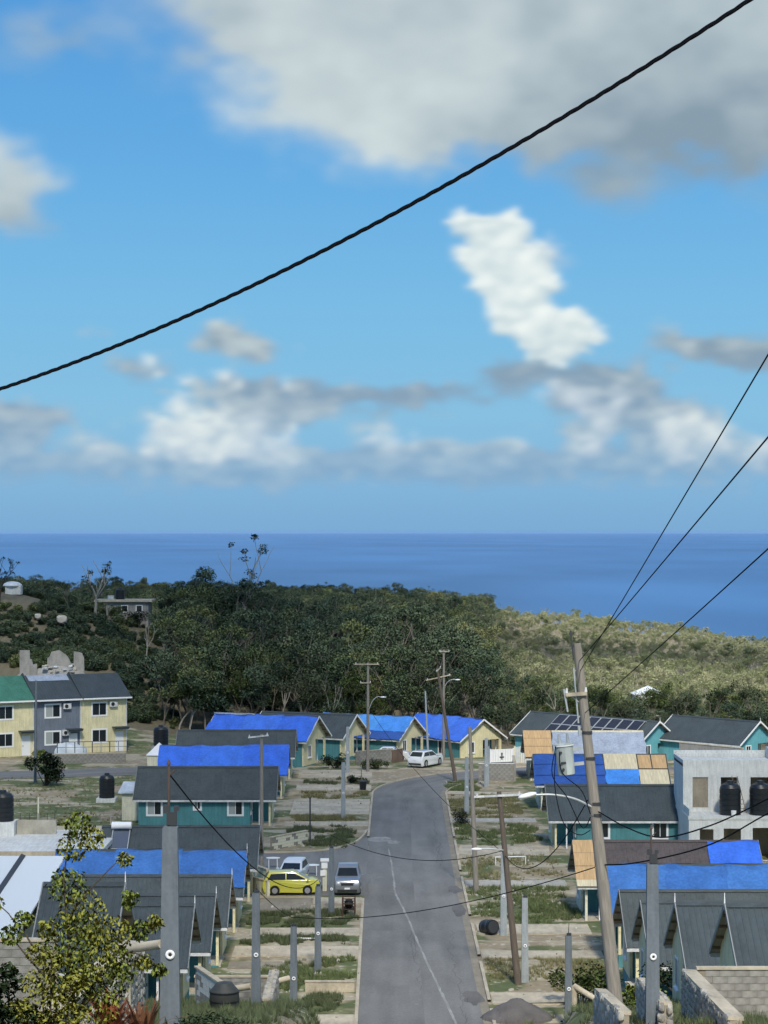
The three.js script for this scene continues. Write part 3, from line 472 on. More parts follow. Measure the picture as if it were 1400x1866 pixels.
// east row, from the hill to the wood
const EAST = { turn: Math.PI, near: -1 };
bungalow({ ...EAST, tip: [11.8, 76], gy: 6.6, over: 0.28, roof: M.roofDark2, finial: true, label: 'dark ribbed roof bungalow directly above the empty walled lot', rib: 0.24 });
bungalow({ ...EAST, tip: [11.8, 89], gy: 4.45, over: 0.28, roof: M.roofDark2, finial: true, label: 'dark ribbed roof bungalow second up from the empty walled lot', rib: 0.24 });
bungalow({ ...EAST, tip: [11.8, 101], gy: 2.5, over: 0.28, roof: M.roofDark, label: 'dark roofed bungalow half hidden by the tall grey service post', rib: 0.26 });
bungalow({ ...EAST, tip: [12.1, 113], gy: 1.05, roof: M.roofDark3, label: 'dark roofed teal bungalow just below the long blue tarp', windows: [[-3, 0.9, 1, 1]] });
bungalow({ ...EAST, tip: [12.4, 124], gy: 0.7, len: 12.5, roof: M.roofDark, label: 'bungalow wholly covered by a long blue tarp, east row', tarps: [[-12.8, 0.9, -0.05, 4.4, M.tarpBlue2, 51], [-12.8, 0.9, -0.05, 1.2, M.tarpBlue2, 52, 1]] });
bungalow({ ...EAST, tip: [11.9, 138.5], gy: 0, roof: M.roofBrown, label: 'bungalow with brown roof, plywood corner and blue tarp end', front: M.creamPale,
  tarps: [[-10.9, -7.6, -0.05, 4.2, M.tarpBlue, 61], [-1.1, 0.9, 0.0, 1.2, M.ply, 62, -1, 'plywood_sheet', 0.07], [-1.1, 0.9, 1.23, 2.43, M.ply, 63, -1, 'plywood_sheet', 0.075], [-1.1, 0.9, 2.46, 3.66, M.ply, 64, -1, 'plywood_sheet', 0.07], [-1.1, 0.9, 3.68, 4.3, M.plyPale, 65, -1, 'plywood_sheet', 0.075]] });
bungalow({ ...EAST, tip: [12.4, 169], gy: 0, side: M.teal, roof: M.roofDark, label: 'dark roofed teal bungalow beside the white two storey block', windows: [[-3.2, 0.9, 0.95, 1.2], [-7.6, 0.9, 0.95, 1.2]] });
bungalow({ ...EAST, tip: [13.0, 192], gy: 0, roof: M.roofDark, label: 'bungalow with patchwork roof of blue tarp, white sheets and plywood', front: M.creamPale,
  tarps: [[-5.2, 0.9, -0.05, 4.3, M.tarpDeep, 71], [-8.15, -5.3, 0.0, 2.1, M.plyPale, 72, -1, 'plywood_sheet', 0.07], [-8.15, -5.25, 2.15, 4.2, M.tarpSky, 73, -1, 'tarp', 0.1], [-10.7, -8.2, 2.15, 4.2, M.plyPale, 75, -1, 'plywood_sheet', 0.075], [-9.35, -8.25, 0.15, 2.0, M.ply, 76, -1, 'plywood_sheet', 0.07], [-10.7, -9.45, 0.15, 2.0, M.ply, 77, -1, 'plywood_sheet', 0.07]],
  battens: [[-5.2, 0.8, 1.5, M.tarpDeep], [-5.2, 0.8, 3.0, M.tarpDeep]] });
bungalow({ ...EAST, tip: [13.6, 214.5], gy: 0, roof: M.roofDark, label: 'bungalow with plywood and grey tarp below the solar panels', front: M.creamPale,
  tarps: [[-10.9, -1.9, 0.35, 4.3, M.tarpGrey, 81, -1, 'tarp', 0.12], [-1.8, 0.9, 0.0, 1.2, M.ply, 82, -1, 'plywood_sheet', 0.07], [-1.8, 0.9, 1.24, 2.44, M.ply, 83, -1, 'plywood_sheet', 0.075], [-1.8, 0.9, 2.48, 4.1, M.ply, 84, -1, 'plywood_sheet', 0.07], [-10.9, -1.9, 0.0, 0.34, M.plyPale, 85, -1, 'plywood_sheet', 0.07]] });
const solarHouse = bungalow({ tip: [29.6, 235.5], turn: -0.81, gy: -0.9, len: 17.5, side: M.tealLight, front: M.tealLight, roof: M.roofDark, barge: M.whiteClean, label: 'light teal bungalow with solar panels on its dark roof', porch: -1, finial: true });
bungalow({ tip: [39.6, 231], turn: -0.8, gy: -0.5, side: M.tealLight, front: M.tealLight, roof: M.roofDark2, barge: M.whiteClean, label: 'light teal bungalow with white trimmed gable behind the white block', porch: -1, finial: true, windows: [[-2, 1.3, 0.9, 0.6]] });
{ // solar panels: two rows on the slope that faces the hill
  const { g, R, pitch } = solarHouse;
  for (let r = 0; r < 2; r++) for (let c = 0; c < 8; c++) {
    const p = new THREE.Group(); p.name = 'solar_panel'; g.add(p); const l = 0.45 + r * 1.75 + 0.82, x = -1.9 - c * 1.55;
    p.position.set(x, R - l * Math.sin(pitch) + 0.16, l * Math.cos(pitch) + 0.1); p.rotation.x = pitch;
    mesh('frame', [bx(1.5, 0.05, 0.05, 0, 0, -0.83), bx(1.5, 0.05, 0.05, 0, 0, 0.83), bx(0.05, 0.05, 1.6, -0.725, 0, 0), bx(0.05, 0.05, 1.6, 0.725, 0, 0)], M.metal, p);
    mesh('cells', bx(1.396, 0.03, 1.606, 0, 0.005, 0), M.solar ?? mat('solar', [0.012, 0.016, 0.035], 0.25), p);
  }
  for (const l of [0.4, 2.18, 3.95]) mesh('mounting_rail', bx(12.6, 0.05, 0.05, -7.3, R - l * Math.sin(pitch) + 0.09, l * Math.cos(pitch) + 0.06), M.metal, g);
}
{ // solar water heater
  const { g, R, pitch } = houseE, h = thing('water_heater', 'solar water heater with white tank on a dark bungalow roof', 'water heater', [-8.2 - 0.5 - 8.6, 0, -145.5]);
  const c = Math.cos(pitch), s = Math.sin(pitch), at = (l, up) => V(0, R - l * s + up * c, l * c + up * s);
  const p = new THREE.Group(); p.name = 'collector'; h.add(p); p.position.copy(at(1.6, 0.14)); p.rotation.x = pitch;
  mesh('glass', bx(1.05, 0.07, 1.7, 0, 0, 0), M.slatePanel ?? mat('slatePanel', [0.09, 0.11, 0.15], 0.25), p); mesh('frame', [bx(0.05, 0.1, 1.8, -0.56, 0, 0), bx(0.05, 0.1, 1.8, 0.56, 0, 0), bx(1.17, 0.1, 0.05, 0, 0, 0.93)], M.metal, p);
  const tk = cyl(0.24, 0.24, 1.3, 0, -0.65, 0, 18); tk.rotateZ(Math.PI / 2); const q = at(0.45, 0.42); tk.translate(q.x, q.y, q.z); mesh('tank', tk, M.whiteClean, h);
  for (const x of [-0.5, 0.5]) mesh('bracket', beamBox(at(0.5, 0.09).setX(x), at(0.5, 0.3).setX(x), 0.05, 0.05), M.metal, h);
}

// ---------------------------------------------------------------- terrace of two storey townhouses
function townhouse(o) {
  const ang = 0.49, ux = Math.cos(ang), uz = -Math.sin(ang), W = 5.3;           // the terrace runs west and towards the hill
  const off = -(o.i + 0.5) * W, g = thing('townhouse', o.label, 'house', [-28.1 + ux * off, 0.02 + (o.dy ?? 0), -240 + uz * off], ang, 'terrace of townhouses');
  const H = 6, DPT = 7.6, R = 2.35, run = 4.3, m = R / run, pitch = Math.atan(m);
  mesh('wall', [bx(W - 0.02, H, 0.2, 0, 0, -0.1), bx(0.18, H, DPT - 0.4, -W / 2 + 0.1, 0, -DPT / 2), bx(0.18, H, DPT - 0.4, W / 2 - 0.1, 0, -DPT / 2), bx(W - 0.02, H, 0.2, 0, 0, -DPT + 0.1), bx(W, 1.5, DPT, 0, -1.51, -DPT / 2)], o.wall, g);
  if (o.i === 0) { const gp = plate([[-DPT + 0.1, H], [-0.1, H], [-DPT / 2, H + R - 0.25]], 0.16); gp.rotateY(-Math.PI / 2); gp.translate(W / 2 - 0.02, 0, 0); mesh('gable_wall', flat(gp), o.wall, g); }
  mesh('corner_trim', [bx(0.12, H - 0.02, 0.04, W / 2 - 0.07, 0, 0.022)], M.white, g);
  const rg = new THREE.Group(); rg.name = 'roof'; g.add(rg); rg.position.set(0, 0, -DPT / 2);
  const xr = o.i === 0 ? W / 2 + 0.35 : W / 2 - 0.06, xl = -W / 2 + 0.06;
  for (const zs of [1, -1]) mesh('roof_slope', ribbedSlope(xl, xr, H + R - 0.05, run + 0.1, pitch, zs, 0.33, 0.02), o.roof, rg);
  if (o.patch) mesh('roof_patch', sheetOnSlope(xl + 0.3, xr - 0.3, 0.05, 1.25, H + R - 0.05, pitch, 1, 5, 0.05, 0.01, 0.02), M.tarpGrey, rg);
  mesh('gutter', bx(xr - xl, 0.16, 0.14, (xl + xr) / 2, H - 0.22, run + 0.14), M.whiteClean, rg);
  { const fw = plate([[-run + 0.2, H - 0.2], [run - 0.1, H - 0.2], [run - 0.1, H + 0.12], [0, H + R + 0.25], [-run + 0.2, H + 0.12]], 0.12); fw.rotateY(-Math.PI / 2); fw.translate(-W / 2 + 0.06, 0, 0); mesh('fire_wall', flat(fw), M.roofDark2, rg); }
  for (const y of [1.15, 4.05]) { const w = windowPart(g, 1.55, 1.25, M.glass, { trim: 0.17, blind: o.blind }); w.position.set(-0.55, y, 0.002); }
  const d = new THREE.Group(); d.name = 'door'; g.add(d); d.position.set(1.75, 0, 0.03);
  mesh('door_leaf', bx(0.95, 2.15, 0.06, 0, 0.02, 0), M.whiteClean, d); mesh('handle', bx(0.05, 0.14, 0.05, -0.36, 1, 0.055), M.darkMetal, d);
  mesh('door_canopy', [bx(1.7, 0.1, 1.0, 1.75, 2.62, 0.5), bx(1.6, 0.16, 0.06, 1.75, 2.46, 0.9)], M.roofDark2, g);
  for (const [x, y] of o.ac ?? []) { const a = new THREE.Group(); a.name = 'air_conditioner'; g.add(a); a.position.set(x, y, 0.2); mesh('casing', bx(0.85, 0.6, 0.34, 0, 0, 0), M.white, a); const f = cyl(0.2, 0.2, 0.03, 0, 0, 0, 18); f.rotateX(Math.PI / 2); f.translate(-0.12, 0.3, 0.185); mesh('fan_grille', f, M.dark, a); }
}
townhouse({ i: 0, wall: M.cream, roof: M.roofDark2, ac: [[1.0, 4.9]], label: 'cream townhouse with dark roof at the east end of terrace' });
townhouse({ i: 1, wall: M.slate, roof: M.roofDark2, patch: true, blind: true, ac: [[1.0, 4.85], [0.9, 2.0]], label: 'slate grey townhouse with patched dark roof, middle of terrace' });
townhouse({ i: 2, wall: M.cream, roof: M.roofGreen, label: 'cream townhouse with green roof next to slate grey one' });
townhouse({ i: 3, wall: M.cream, roof: M.roofGreen, label: 'cream townhouse with green roof at the far west of terrace' });

// ---------------------------------------------------------------- white concrete block under construction, two storeys
{
  const g = thing('concrete_building', 'white two storey concrete block with flat roof and bare openings', 'building', [25.9, 0, -160]);
  const W = 7.4; // local x -3.7 .. 3.7, front face at z = 0
  const lower = plate(rect(-W / 2, 0, W / 2, 3.0), 0.2, [rect(-2.9, 0.75, -1.9, 2.3), rect(-1.15, 0.05, 0.1, 2.35), rect(0.95, 0.05, 2.35, 2.4)]); lower.translate(0, 0, -0.2);
  mesh('wall', [lower, bx(0.2, 3, 8.6, -W / 2 + 0.1, 0, -4.5), bx(0.2, 3, 8.6, W / 2 - 0.1, 0, -4.5), bx(W - 0.4, 3, 0.2, 0, 0, -8.7)], M.concreteWhite, g);
  mesh('floor_slab', bx(W + 0.1, 0.22, 9.0, 0, 3.0, -4.45), M.concreteWhite, g);
  mesh('room_back', bx(W - 0.5, 2.9, 0.1, 0, 0.02, -3), M.concrete, g);
  const up = plate(rect(-W / 2, 3.22, W / 2, 7.0), 0.2, [rect(-3.0, 3.5, -1.85, 5.75), rect(-0.9, 4.6, 0.3, 5.75), rect(1.3, 4.6, 2.9, 5.75)]); up.translate(0, 0, -3.2);
  mesh('upper_wall', [up, bx(0.2, 3.78, 5.0, -W / 2 + 0.1, 3.22, -5.7), bx(0.2, 3.78, 5.0, W / 2 - 0.1, 3.22, -5.7), bx(W - 0.4, 3.78, 0.2, 0, 3.22, -8.3)], M.concreteWhite, g);
  mesh('board', bx(1.13, 2.23, 0.06, -2.425, 3.51, -3.12), M.concreteDark, g);
  mesh('room_back', bx(W - 0.5, 3.4, 0.1, 0, 3.24, -5.2), M.concrete, g);
  mesh('roof_slab', bx(W, 0.16, 4.9, 0, 6.55, -5.6), M.concreteWhite, g);
  mesh('parapet', [bx(W, 0.5, 0.15, 0, 6.72, -8.4), bx(0.15, 0.8, 4.9, W / 2 - 0.3, 6.72, -5.8)], M.concreteWhite, g);
  mesh('parapet', bx(0.15, 0.55, 3.0, -W / 2 + 0.1, 3.22, -1.55), M.concreteWhite, g);
  const lad = thing('ladder', 'dark metal ladder leaning between the two black roof tanks', 'ladder', [26.0, 3.225, -161.9]);
  for (const x of [-0.2, 0.2]) mesh('rail', beamBox(V(x + 0.5, 0.02, 0), V(x, 2.6, -1.0), 0.05, 0.05), M.wood, lad); for (let i = 1; i < 8; i++) { const t = i / 8; mesh('rung', beamBox(V(0.5 * (1 - t) - 0.2, 2.58 * t, -1.0 * t), V(0.5 * (1 - t) + 0.2, 2.58 * t, -1.0 * t), 0.035, 0.035), M.wood, lad); }
}
// ---------------------------------------------------------------- black water tanks
function tank(x, y, z, r, h, label) {
  const g = thing('water_tank', label, 'water tank', [x, y, z], 0, 'black plastic water tanks'), pr = [[0, 0], [r, 0]];
  for (let i = 0; i < 5; i++) { const a = h * 0.78 * i / 5, b = h * 0.78 * (i + 1) / 5; pr.push([r, a + 0.02], [r, b - 0.06], [r * 0.965, b - 0.04], [r * 0.965, b]); }
  pr.push([r * 0.98, h * 0.8], [r * 0.8, h * 0.9], [r * 0.36, h * 0.955], [r * 0.34, h * 0.96], [0, h * 0.96]);
  mesh('tank_body', toCreasedNormals(new THREE.LatheGeometry(pr.map(([a, b]) => new THREE.Vector2(a, b)), 28), 0.5), M.blackPlastic, g); mesh('lid', [cyl(r * 0.3, r * 0.33, h * 0.06, 0, h * 0.96, 0, 18)], M.blackPlastic, g);
  return g;
}
tank(25.4, 3.225, -161.2, 0.78, 2.45, 'black tank beside the ladder on white concrete block'); tank(27.6, 3.225, -161.2, 0.78, 2.45, 'black tank at the outer end of white concrete block');
single('bucket', [cyl(0.2, 0.16, 0.4, 25.5, 3.225, -160.2, 14)], M.whiteClean, 'small white bucket at the foot of a black roof tank', 'bucket');

// ---------------------------------------------------------------- cars
const TYRE = mat('tyre', [0.012, 0.012, 0.013], 0.85), RIM = mat('rim', [0.45, 0.46, 0.47], 0.35, { metalness: 0.6 }), CARGLASS = mat('carGlass', [0.012, 0.016, 0.018], 0.08, {}), LAMP = mat('carLamp', [0.75, 0.78, 0.8], 0.15, { clearcoat: 1 }), REDLAMP = mat('tailLamp', [0.45, 0.02, 0.02], 0.2, { clearcoat: 1 }), TRIM = mat('carTrim', [0.02, 0.021, 0.022], 0.6);
const paint = (key, rgb, metal = 0) => mat(key, rgb, 0.32, { metalness: metal, clearcoat: 0.8, clearcoatRoughness: 0.08 });
function car(o) { // local +x is forward; profile points [x, y] of the lower body and of the cabin
  const g = thing('car', o.label, 'car', [o.at[0], ground(...o.at) + (o.lift ?? 0.03), -o.at[1]], o.turn, 'parked cars'), w = o.w ?? 1.78, L = o.L, hw = w / 2, bl = o.belt;
  const body = new THREE.Shape(); const r = o.r ?? 0.33, clr = 0.2, wf = L / 2 - 0.82, wr = -L / 2 + 0.78;
  const nose = o.nose, pts = [[-L / 2 + 0.02, 0.42], [-L / 2, 0.62], [-L / 2 + 0.05, bl - 0.1], [-L / 2 + 0.12, bl], [o.cab[0][0], bl + 0.01], [o.cab[3][0], bl - 0.01], [L / 2 - 0.45, nose + 0.03], [L / 2 - 0.12, nose - 0.08], [L / 2, nose - 0.3], [L / 2 - 0.02, 0.36], [L / 2 - 0.12, clr]];
  body.moveTo(-L / 2 + 0.12, clr); for (const p of pts) body.lineTo(...p);
  body.lineTo(wf + r + 0.06, clr); body.absarc(wf, r + 0.01, r + 0.06, -0.4, Math.PI + 0.4, false); body.lineTo(wr + r + 0.06, clr); body.absarc(wr, r + 0.01, r + 0.06, -0.4, Math.PI + 0.4, false);
  const bg = new THREE.ExtrudeGeometry(body, { depth: w - 0.14, bevelEnabled: true, bevelThickness: 0.07, bevelSize: 0.05, bevelSegments: 3, curveSegments: 10 }); bg.translate(0, 0, -hw + 0.07);
  { const p = bg.attributes.position; for (let i = 0; i < p.count; i++) { const x = p.getX(i), y = p.getY(i); let k = 1; k *= 1 - 0.10 * smoothstep(x, L / 2 - 0.9, L / 2) - 0.07 * smoothstep(-x, L / 2 - 0.7, L / 2) - 0.03 * smoothstep(y, bl - 0.2, bl); p.setZ(i, p.getZ(i) * k); } }
  mesh('body', toCreasedNormals(bg, 0.7), o.paint, g);
  const c = o.cab, cs = new THREE.Shape(c.map(([x, y]) => new THREE.Vector2(x, y))), cg = new THREE.ExtrudeGeometry(cs, { depth: w - 0.24, bevelEnabled: true, bevelThickness: 0.05, bevelSize: 0.04, bevelSegments: 3 }); cg.translate(0, 0, -hw + 0.12);
  const top = Math.max(...c.map((q) => q[1])), tuck = (y) => 1 - 0.2 * clamp((y - bl) / (top - bl), 0, 1.15);
  { const p = cg.attributes.position; for (let i = 0; i < p.count; i++) p.setZ(i, p.getZ(i) * tuck(p.getY(i))); }
  mesh('cabin', toCreasedNormals(cg, 0.6), o.paint, g);
  mesh('sill_trim', [bx(L - 1.9, 0.14, w - 0.08, 0, 0.17, 0)], TRIM, g);
  // glazing set just proud of the cabin: c = [rear belt, rear top, front top, front belt]
  const pane = (a, b, cc, d, nm) => { const t = new THREE.BufferGeometry(); t.setAttribute('position', new THREE.Float32BufferAttribute([...a, ...b, ...cc, ...a, ...cc, ...d], 3)); t.computeVertexNormals(); const m2 = mesh(nm, flat(t), CARGLASS, g); return m2; };
  const lp = (a, b, t) => [a[0] + (b[0] - a[0]) * t, a[1] + (b[1] - a[1]) * t];
  for (const s of [1, -1]) {
    const zz = (y) => s * ((hw - 0.056) * tuck(y)), q = (p) => [p[0], p[1], zz(p[1])];
    const rb = lp(c[0], c[1], 0.14), rt = lp(c[0], c[1], 0.86), ft = lp(c[3], c[2], 0.86), fb = lp(c[3], c[2], 0.12), nfix = (p, dx) => [p[0] + dx, p[1]];
    const mx = (rb[0] + fb[0]) / 2 - 0.05;
    pane(q(nfix(rb, 0.16)), q([mx - 0.03, rb[1]]), q([mx - 0.03, ft[1]]), q(nfix(rt, 0.16)), 'side_window'); pane(q([mx + 0.03, fb[1]]), q(nfix(fb, -0.1)), q(nfix(ft, -0.1)), q([mx + 0.03, ft[1]]), 'side_window');
    mesh('mirror', [bx(0.12, 0.13, 0.2, fb[0] - 0.05, bl + 0.02, s * (hw + 0.06))], o.paint, g);
  }
  const wy = (y) => (hw - 0.2) * tuck(y), end = (a, b, sx, nm) => { const p = lp(a, b, 0.1), q = lp(a, b, 0.9), dx = sx * 0.048; pane([p[0] + dx, p[1] + 0.012, wy(p[1])], [p[0] + dx, p[1] + 0.012, -wy(p[1])], [q[0] + dx, q[1] + 0.012, -wy(q[1])], [q[0] + dx, q[1] + 0.012, wy(q[1])], nm); };
  end(c[3], c[2], 1, 'windscreen'); end(c[0], c[1], -1, 'rear_window');
  for (const x of [wf, wr]) for (const s of [1, -1]) {
    const wh = new THREE.Group(); wh.name = 'wheel'; g.add(wh); wh.position.set(x, r, s * (hw - 0.12));
    const t = cyl(r, r, 0.2, 0, -0.1, 0, 22); t.rotateX(Math.PI / 2); mesh('tyre', t, TYRE, wh); const k = cyl(r * 0.62, r * 0.62, 0.02, 0, -0.01, 0, 18); k.rotateX(Math.PI / 2); k.translate(0, 0, s * 0.105); mesh('rim', k, RIM, wh);
  }
  for (const s of [1, -1]) {
    const hl = new THREE.SphereGeometry(1, 12, 8); hl.scale(0.16, 0.1, 0.2); hl.translate(L / 2 - 0.14, nose - 0.2, s * (hw - 0.33)); mesh('headlight', hl, LAMP, g);
    mesh('tail_light', bx(0.08, 0.34, 0.2, -L / 2 + 0.06, bl - 0.36, s * (hw - 0.25)), REDLAMP, g);
  }
  mesh('grille', bx(0.06, 0.14, w * 0.45, L / 2 + 0.035, nose - 0.33, 0), TRIM, g); mesh('bumper', [bx(0.1, 0.14, w * 0.72, L / 2 + 0.005, 0.26, 0), bx(0.1, 0.16, w * 0.76, -L / 2 - 0.03, 0.3, 0)], TRIM, g);
  mesh('chrome_bar', bx(0.04, 0.04, w * 0.5, L / 2 + 0.055, nose - 0.17, 0), RIM, g); mesh('number_plate', [bx(0.02, 0.12, 0.36, L / 2 + 0.065, 0.42, 0), bx(0.02, 0.12, 0.36, -L / 2 - 0.06, 0.72, 0)], M.whiteClean, g);
  return g;
}
const suvCab = [[-2.12, 1.06], [-1.55, 1.58], [0.1, 1.6], [1.0, 1.04]], hatchCab = [[-1.78, 0.93], [-1.45, 1.44], [0.15, 1.48], [1.25, 0.95]], sedanCab = [[-1.35, 0.93], [-0.75, 1.38], [0.35, 1.4], [1.2, 0.93]];
car({ at: [4.25, 224.6], turn: Math.PI / 2 - 0.52, L: 4.5, belt: 1.06, nose: 1.02, cab: suvCab, r: 0.38, w: 1.84, paint: paint('paintWhite', [0.80, 0.82, 0.83]), label: 'white crossover parked on the bend of the street' });
car({ at: [-2.42, 146.8], turn: -Math.PI / 2, L: 4.5, belt: 1.02, nose: 1.0, cab: suvCab, r: 0.36, w: 1.8, paint: paint('paintSilver', [0.27, 0.29, 0.31], 0.5), label: 'silver grey sport utility car facing the hill at street corner' });
car({ at: [-6.15, 145.6], turn: 0.06, L: 3.75, belt: 0.95, nose: 0.93, cab: hatchCab, r: 0.3, w: 1.7, paint: paint('paintYellow', [0.56, 0.54, 0.07]), label: 'yellow hatchback parked sideways by the blue tarped house' });
car({ at: [-6.2, 150.4], turn: -Math.PI / 2 - 0.12, L: 4.2, belt: 0.95, nose: 0.93, cab: hatchCab, r: 0.31, w: 1.7, paint: paint('paintPearl', [0.66, 0.72, 0.78], 0.1), label: 'pale silver car behind the yellow hatchback' });
car({ at: [0.6, 234], turn: -0.15, L: 4.3, belt: 0.95, nose: 0.93, cab: sedanCab, r: 0.31, w: 1.74, paint: paint('paintIvory', [0.72, 0.72, 0.68]), label: 'pale saloon car behind the low wall at the bend' });

// ---------------------------------------------------------------- service posts: tapered grey concrete posts with a white conduit ring
function servicePost(x, D, h, label, o = {}) {
  const y = ground(x, D), g = thing('service_post', label, 'post', [x, y - 0.4, -D], o.turn ?? 0, 'grey concrete service posts'), H = h + 0.4, wb = o.wb ?? 0.4, wt = o.wt ?? 0.3, d = 0.26;
  const s = plate([[-wb / 2, 0], [wb / 2, 0], [wt / 2, H - 0.03], [wt / 2 - 0.03, H], [-wt / 2 + 0.03, H], [-wt / 2, H - 0.03]], d - 0.04); s.translate(0, 0, -d / 2 + 0.02);
  mesh('shaft', s, o.m ?? M.postGrey, g);
  const t = new THREE.TorusGeometry(0.065, 0.034, 8, 18); t.translate(0.01, H - (o.ringDown ?? 2.55), d / 2); mesh('conduit_ring', t, M.whiteClean, g); const c = cyl(0.05, 0.05, 0.03, 0, -0.015, 0, 12); c.rotateX(Math.PI / 2); c.translate(0.01, H - (o.ringDown ?? 2.55), d / 2 - 0.005); mesh('conduit_hole', c, M.dark, g);
  if (o.mast) { mesh('mast', [cyl(0.025, 0.03, o.mast, -0.03, H - 0.01, 0, 8)], M.rustPipe, g); mesh('meter_box', [bx(0.2, 0.26, 0.14, 0.03, H + 0.02, 0), bx(0.12, 0.16, 0.1, -0.08, H + 0.26, 0), bx(0.1, 0.1, 0.1, 0.12, H + 0.3, 0)], M.darkMetal, g); mesh('weather_head', [cyl(0.01, 0.05, 0.1, -0.03, H + o.mast - 0.02, 0, 8), bar(V(-0.03, H + o.mast - 0.25, 0), V(0.1, H + o.mast - 0.12, 0), 0.015)], M.rustPipe, g); }
  if (o.cap) mesh('cable_clamp', [bx(0.22, 0.12, 0.16, 0.02, H, 0), bar(V(0, H + 0.1, 0), V(0.02, H + o.cap, 0), 0.02, 0.012)], M.darkMetal, g);
  return g;
}
servicePost(-4.28, 44, 4.45, 'wide grey service post with tall mast next to the rubble wall', { mast: 1.25, wb: 0.43, wt: 0.3 });
servicePost(-5.3, 91, 4.7, 'grey service post with black clamp by the purple shrub', { cap: 0.35 });
servicePost(-4.46, 108.5, 4.5, 'grey service post second down from the purple shrub', { cap: 0.3 });
servicePost(-3.6, 119.8, 4.65, 'grey service post in the grass below the yellow car', { cap: 0.1 });
servicePost(-3.3, 138, 4.1, 'grey service post between yellow car and silver car', { cap: 0.25 });
servicePost(-3.4, 183.5, 4.7, 'pale service post beside the upper west driveways', { m: M.postPale });
servicePost(-3.6, 218, 4.6, 'thin service post in front of the bare cream gable', { m: M.postPale });
servicePost(7.45, 61, 4.5, 'wide grey service post with mast by the east stone walls', { mast: 1.0, wb: 0.4, wt: 0.31 });
servicePost(8.9, 106, 4.5, 'grey service post behind the green east bush', { cap: 0.6 });
servicePost(7.5, 117, 4.5, 'pale grey service post beside the leaning brown pole', { m: M.postPale, cap: 0.45 });
servicePost(7.1, 130.5, 4.9, 'pale grey service post behind the dark barrel', { m: M.postPale });
servicePost(7.0, 186, 4.9, 'pale service post by the upper east paths', { m: M.postPale });
servicePost(9.6, 206, 4.6, 'light service post at the grey block wall corner', { m: M.postPale });
// short concrete struts that stay the posts against the slope
for (const [a, b, r, label] of [[V(-5.35, 15.35, -45.5), V(-4.45, 15.72, -44.1), 0.1, 'round concrete strut from rubble wall to the wide post'], [V(-6.9, 4.75, -92), V(-5.5, 5.15, -91.1), 0.14, 'round concrete strut beside the purple shrub'], [V(-6.0, 1.7, -108), V(-4.66, 1.98, -108.4), 0.14, 'round concrete strut at the second west post'], [V(9.15, 2.1, -105.9), V(10.6, 1.35, -105), 0.14, 'round concrete strut beside the green bush']])
  single('strut', [bar(a, b, r, r * 0.95, 14), bar(a, a.clone().add(V(0.02, -1.3, 0)), r, r, 10)], M.concrete, label, 'strut', 'round concrete struts');

// ---------------------------------------------------------------- utility poles
const stick = (a, b, r0, r1, n = 10) => { const c = []; for (let i = 0; i < n; i++) { const p = a.clone().lerp(b, i / n), q = a.clone().lerp(b, (i + 1) / n); c.push(bar(p, q, lerp(r0, r1, i / n), lerp(r0, r1, (i + 1) / n), 12)); } return c; };
function pole(o) {
  const a = G(...o.base), g = thing('utility_pole', o.label, 'utility pole', [a.x, a.y, a.z], 0, 'utility poles'), top = V(o.lean[0], o.h, o.lean[1] ?? 0);
  mesh('pole_shaft', stick(V(0, -0.5, 0), top, o.r0, o.r1), o.m, g);
  const at = (y) => top.clone().multiplyScalar(y / o.h);
  for (const [y, x0, x1, tilt, z] of o.arms ?? []) {
    const p = at(y); mesh('crossarm', beamBox(V(p.x + x0, p.y - (tilt ?? 0), p.z + o.r1 + 0.06), V(p.x + x1, p.y + (tilt ?? 0), p.z + o.r1 + 0.06 + (z ?? 0)), 0.1, 0.11), o.armMat ?? M.concrete, g);
    for (const t of [0.06, 0.94]) { const q = V(p.x + lerp(x0, x1, t), p.y - (tilt ?? 0) + 2 * (tilt ?? 0) * t + 0.055, p.z + o.r1 + 0.06 + (z ?? 0) * t); mesh('insulator', [cyl(0.03, 0.05, 0.14, q.x, q.y, q.z, 8)], M.white, g); }
  }
  if (o.lamp) { const [y, dx, rise] = o.lamp, p = at(y), L = new THREE.Group(); L.name = 'street_lamp'; g.add(L); const s = Math.sign(dx);
    const e = V(p.x + dx, p.y + rise, p.z + 0.25); mesh('lamp_arm', tube([p.clone().add(V(s * 0.1, 0, 0.1)), V(p.x + dx * 0.35, p.y + rise * 0.68, p.z + 0.18), V(p.x + dx * 0.7, p.y + rise * 1.0, p.z + 0.23), e], 0.035, 20, 8), M.metal, L);
    const hd = new THREE.SphereGeometry(1, 16, 10); hd.scale(0.3, 0.085, 0.12); hd.rotateZ(o.lampTilt ?? 0); hd.translate(e.x + s * 0.22, e.y - 0.02, e.z); mesh('lamp_head', hd, M.whiteClean, L); }
  return { g, at, a };
}
const T = pole({ base: [7.28, 68], h: 11.65, lean: [-1.3, 0], r0: 0.235, r1: 0.125, m: M.poleWood, arms: [[10.1, -0.55, 0.12, 0.02]], lamp: [6.6, -1.9, 0.4], lampTilt: 0.25, label: 'tall weathered wooden pole carrying the grey transformer can' });
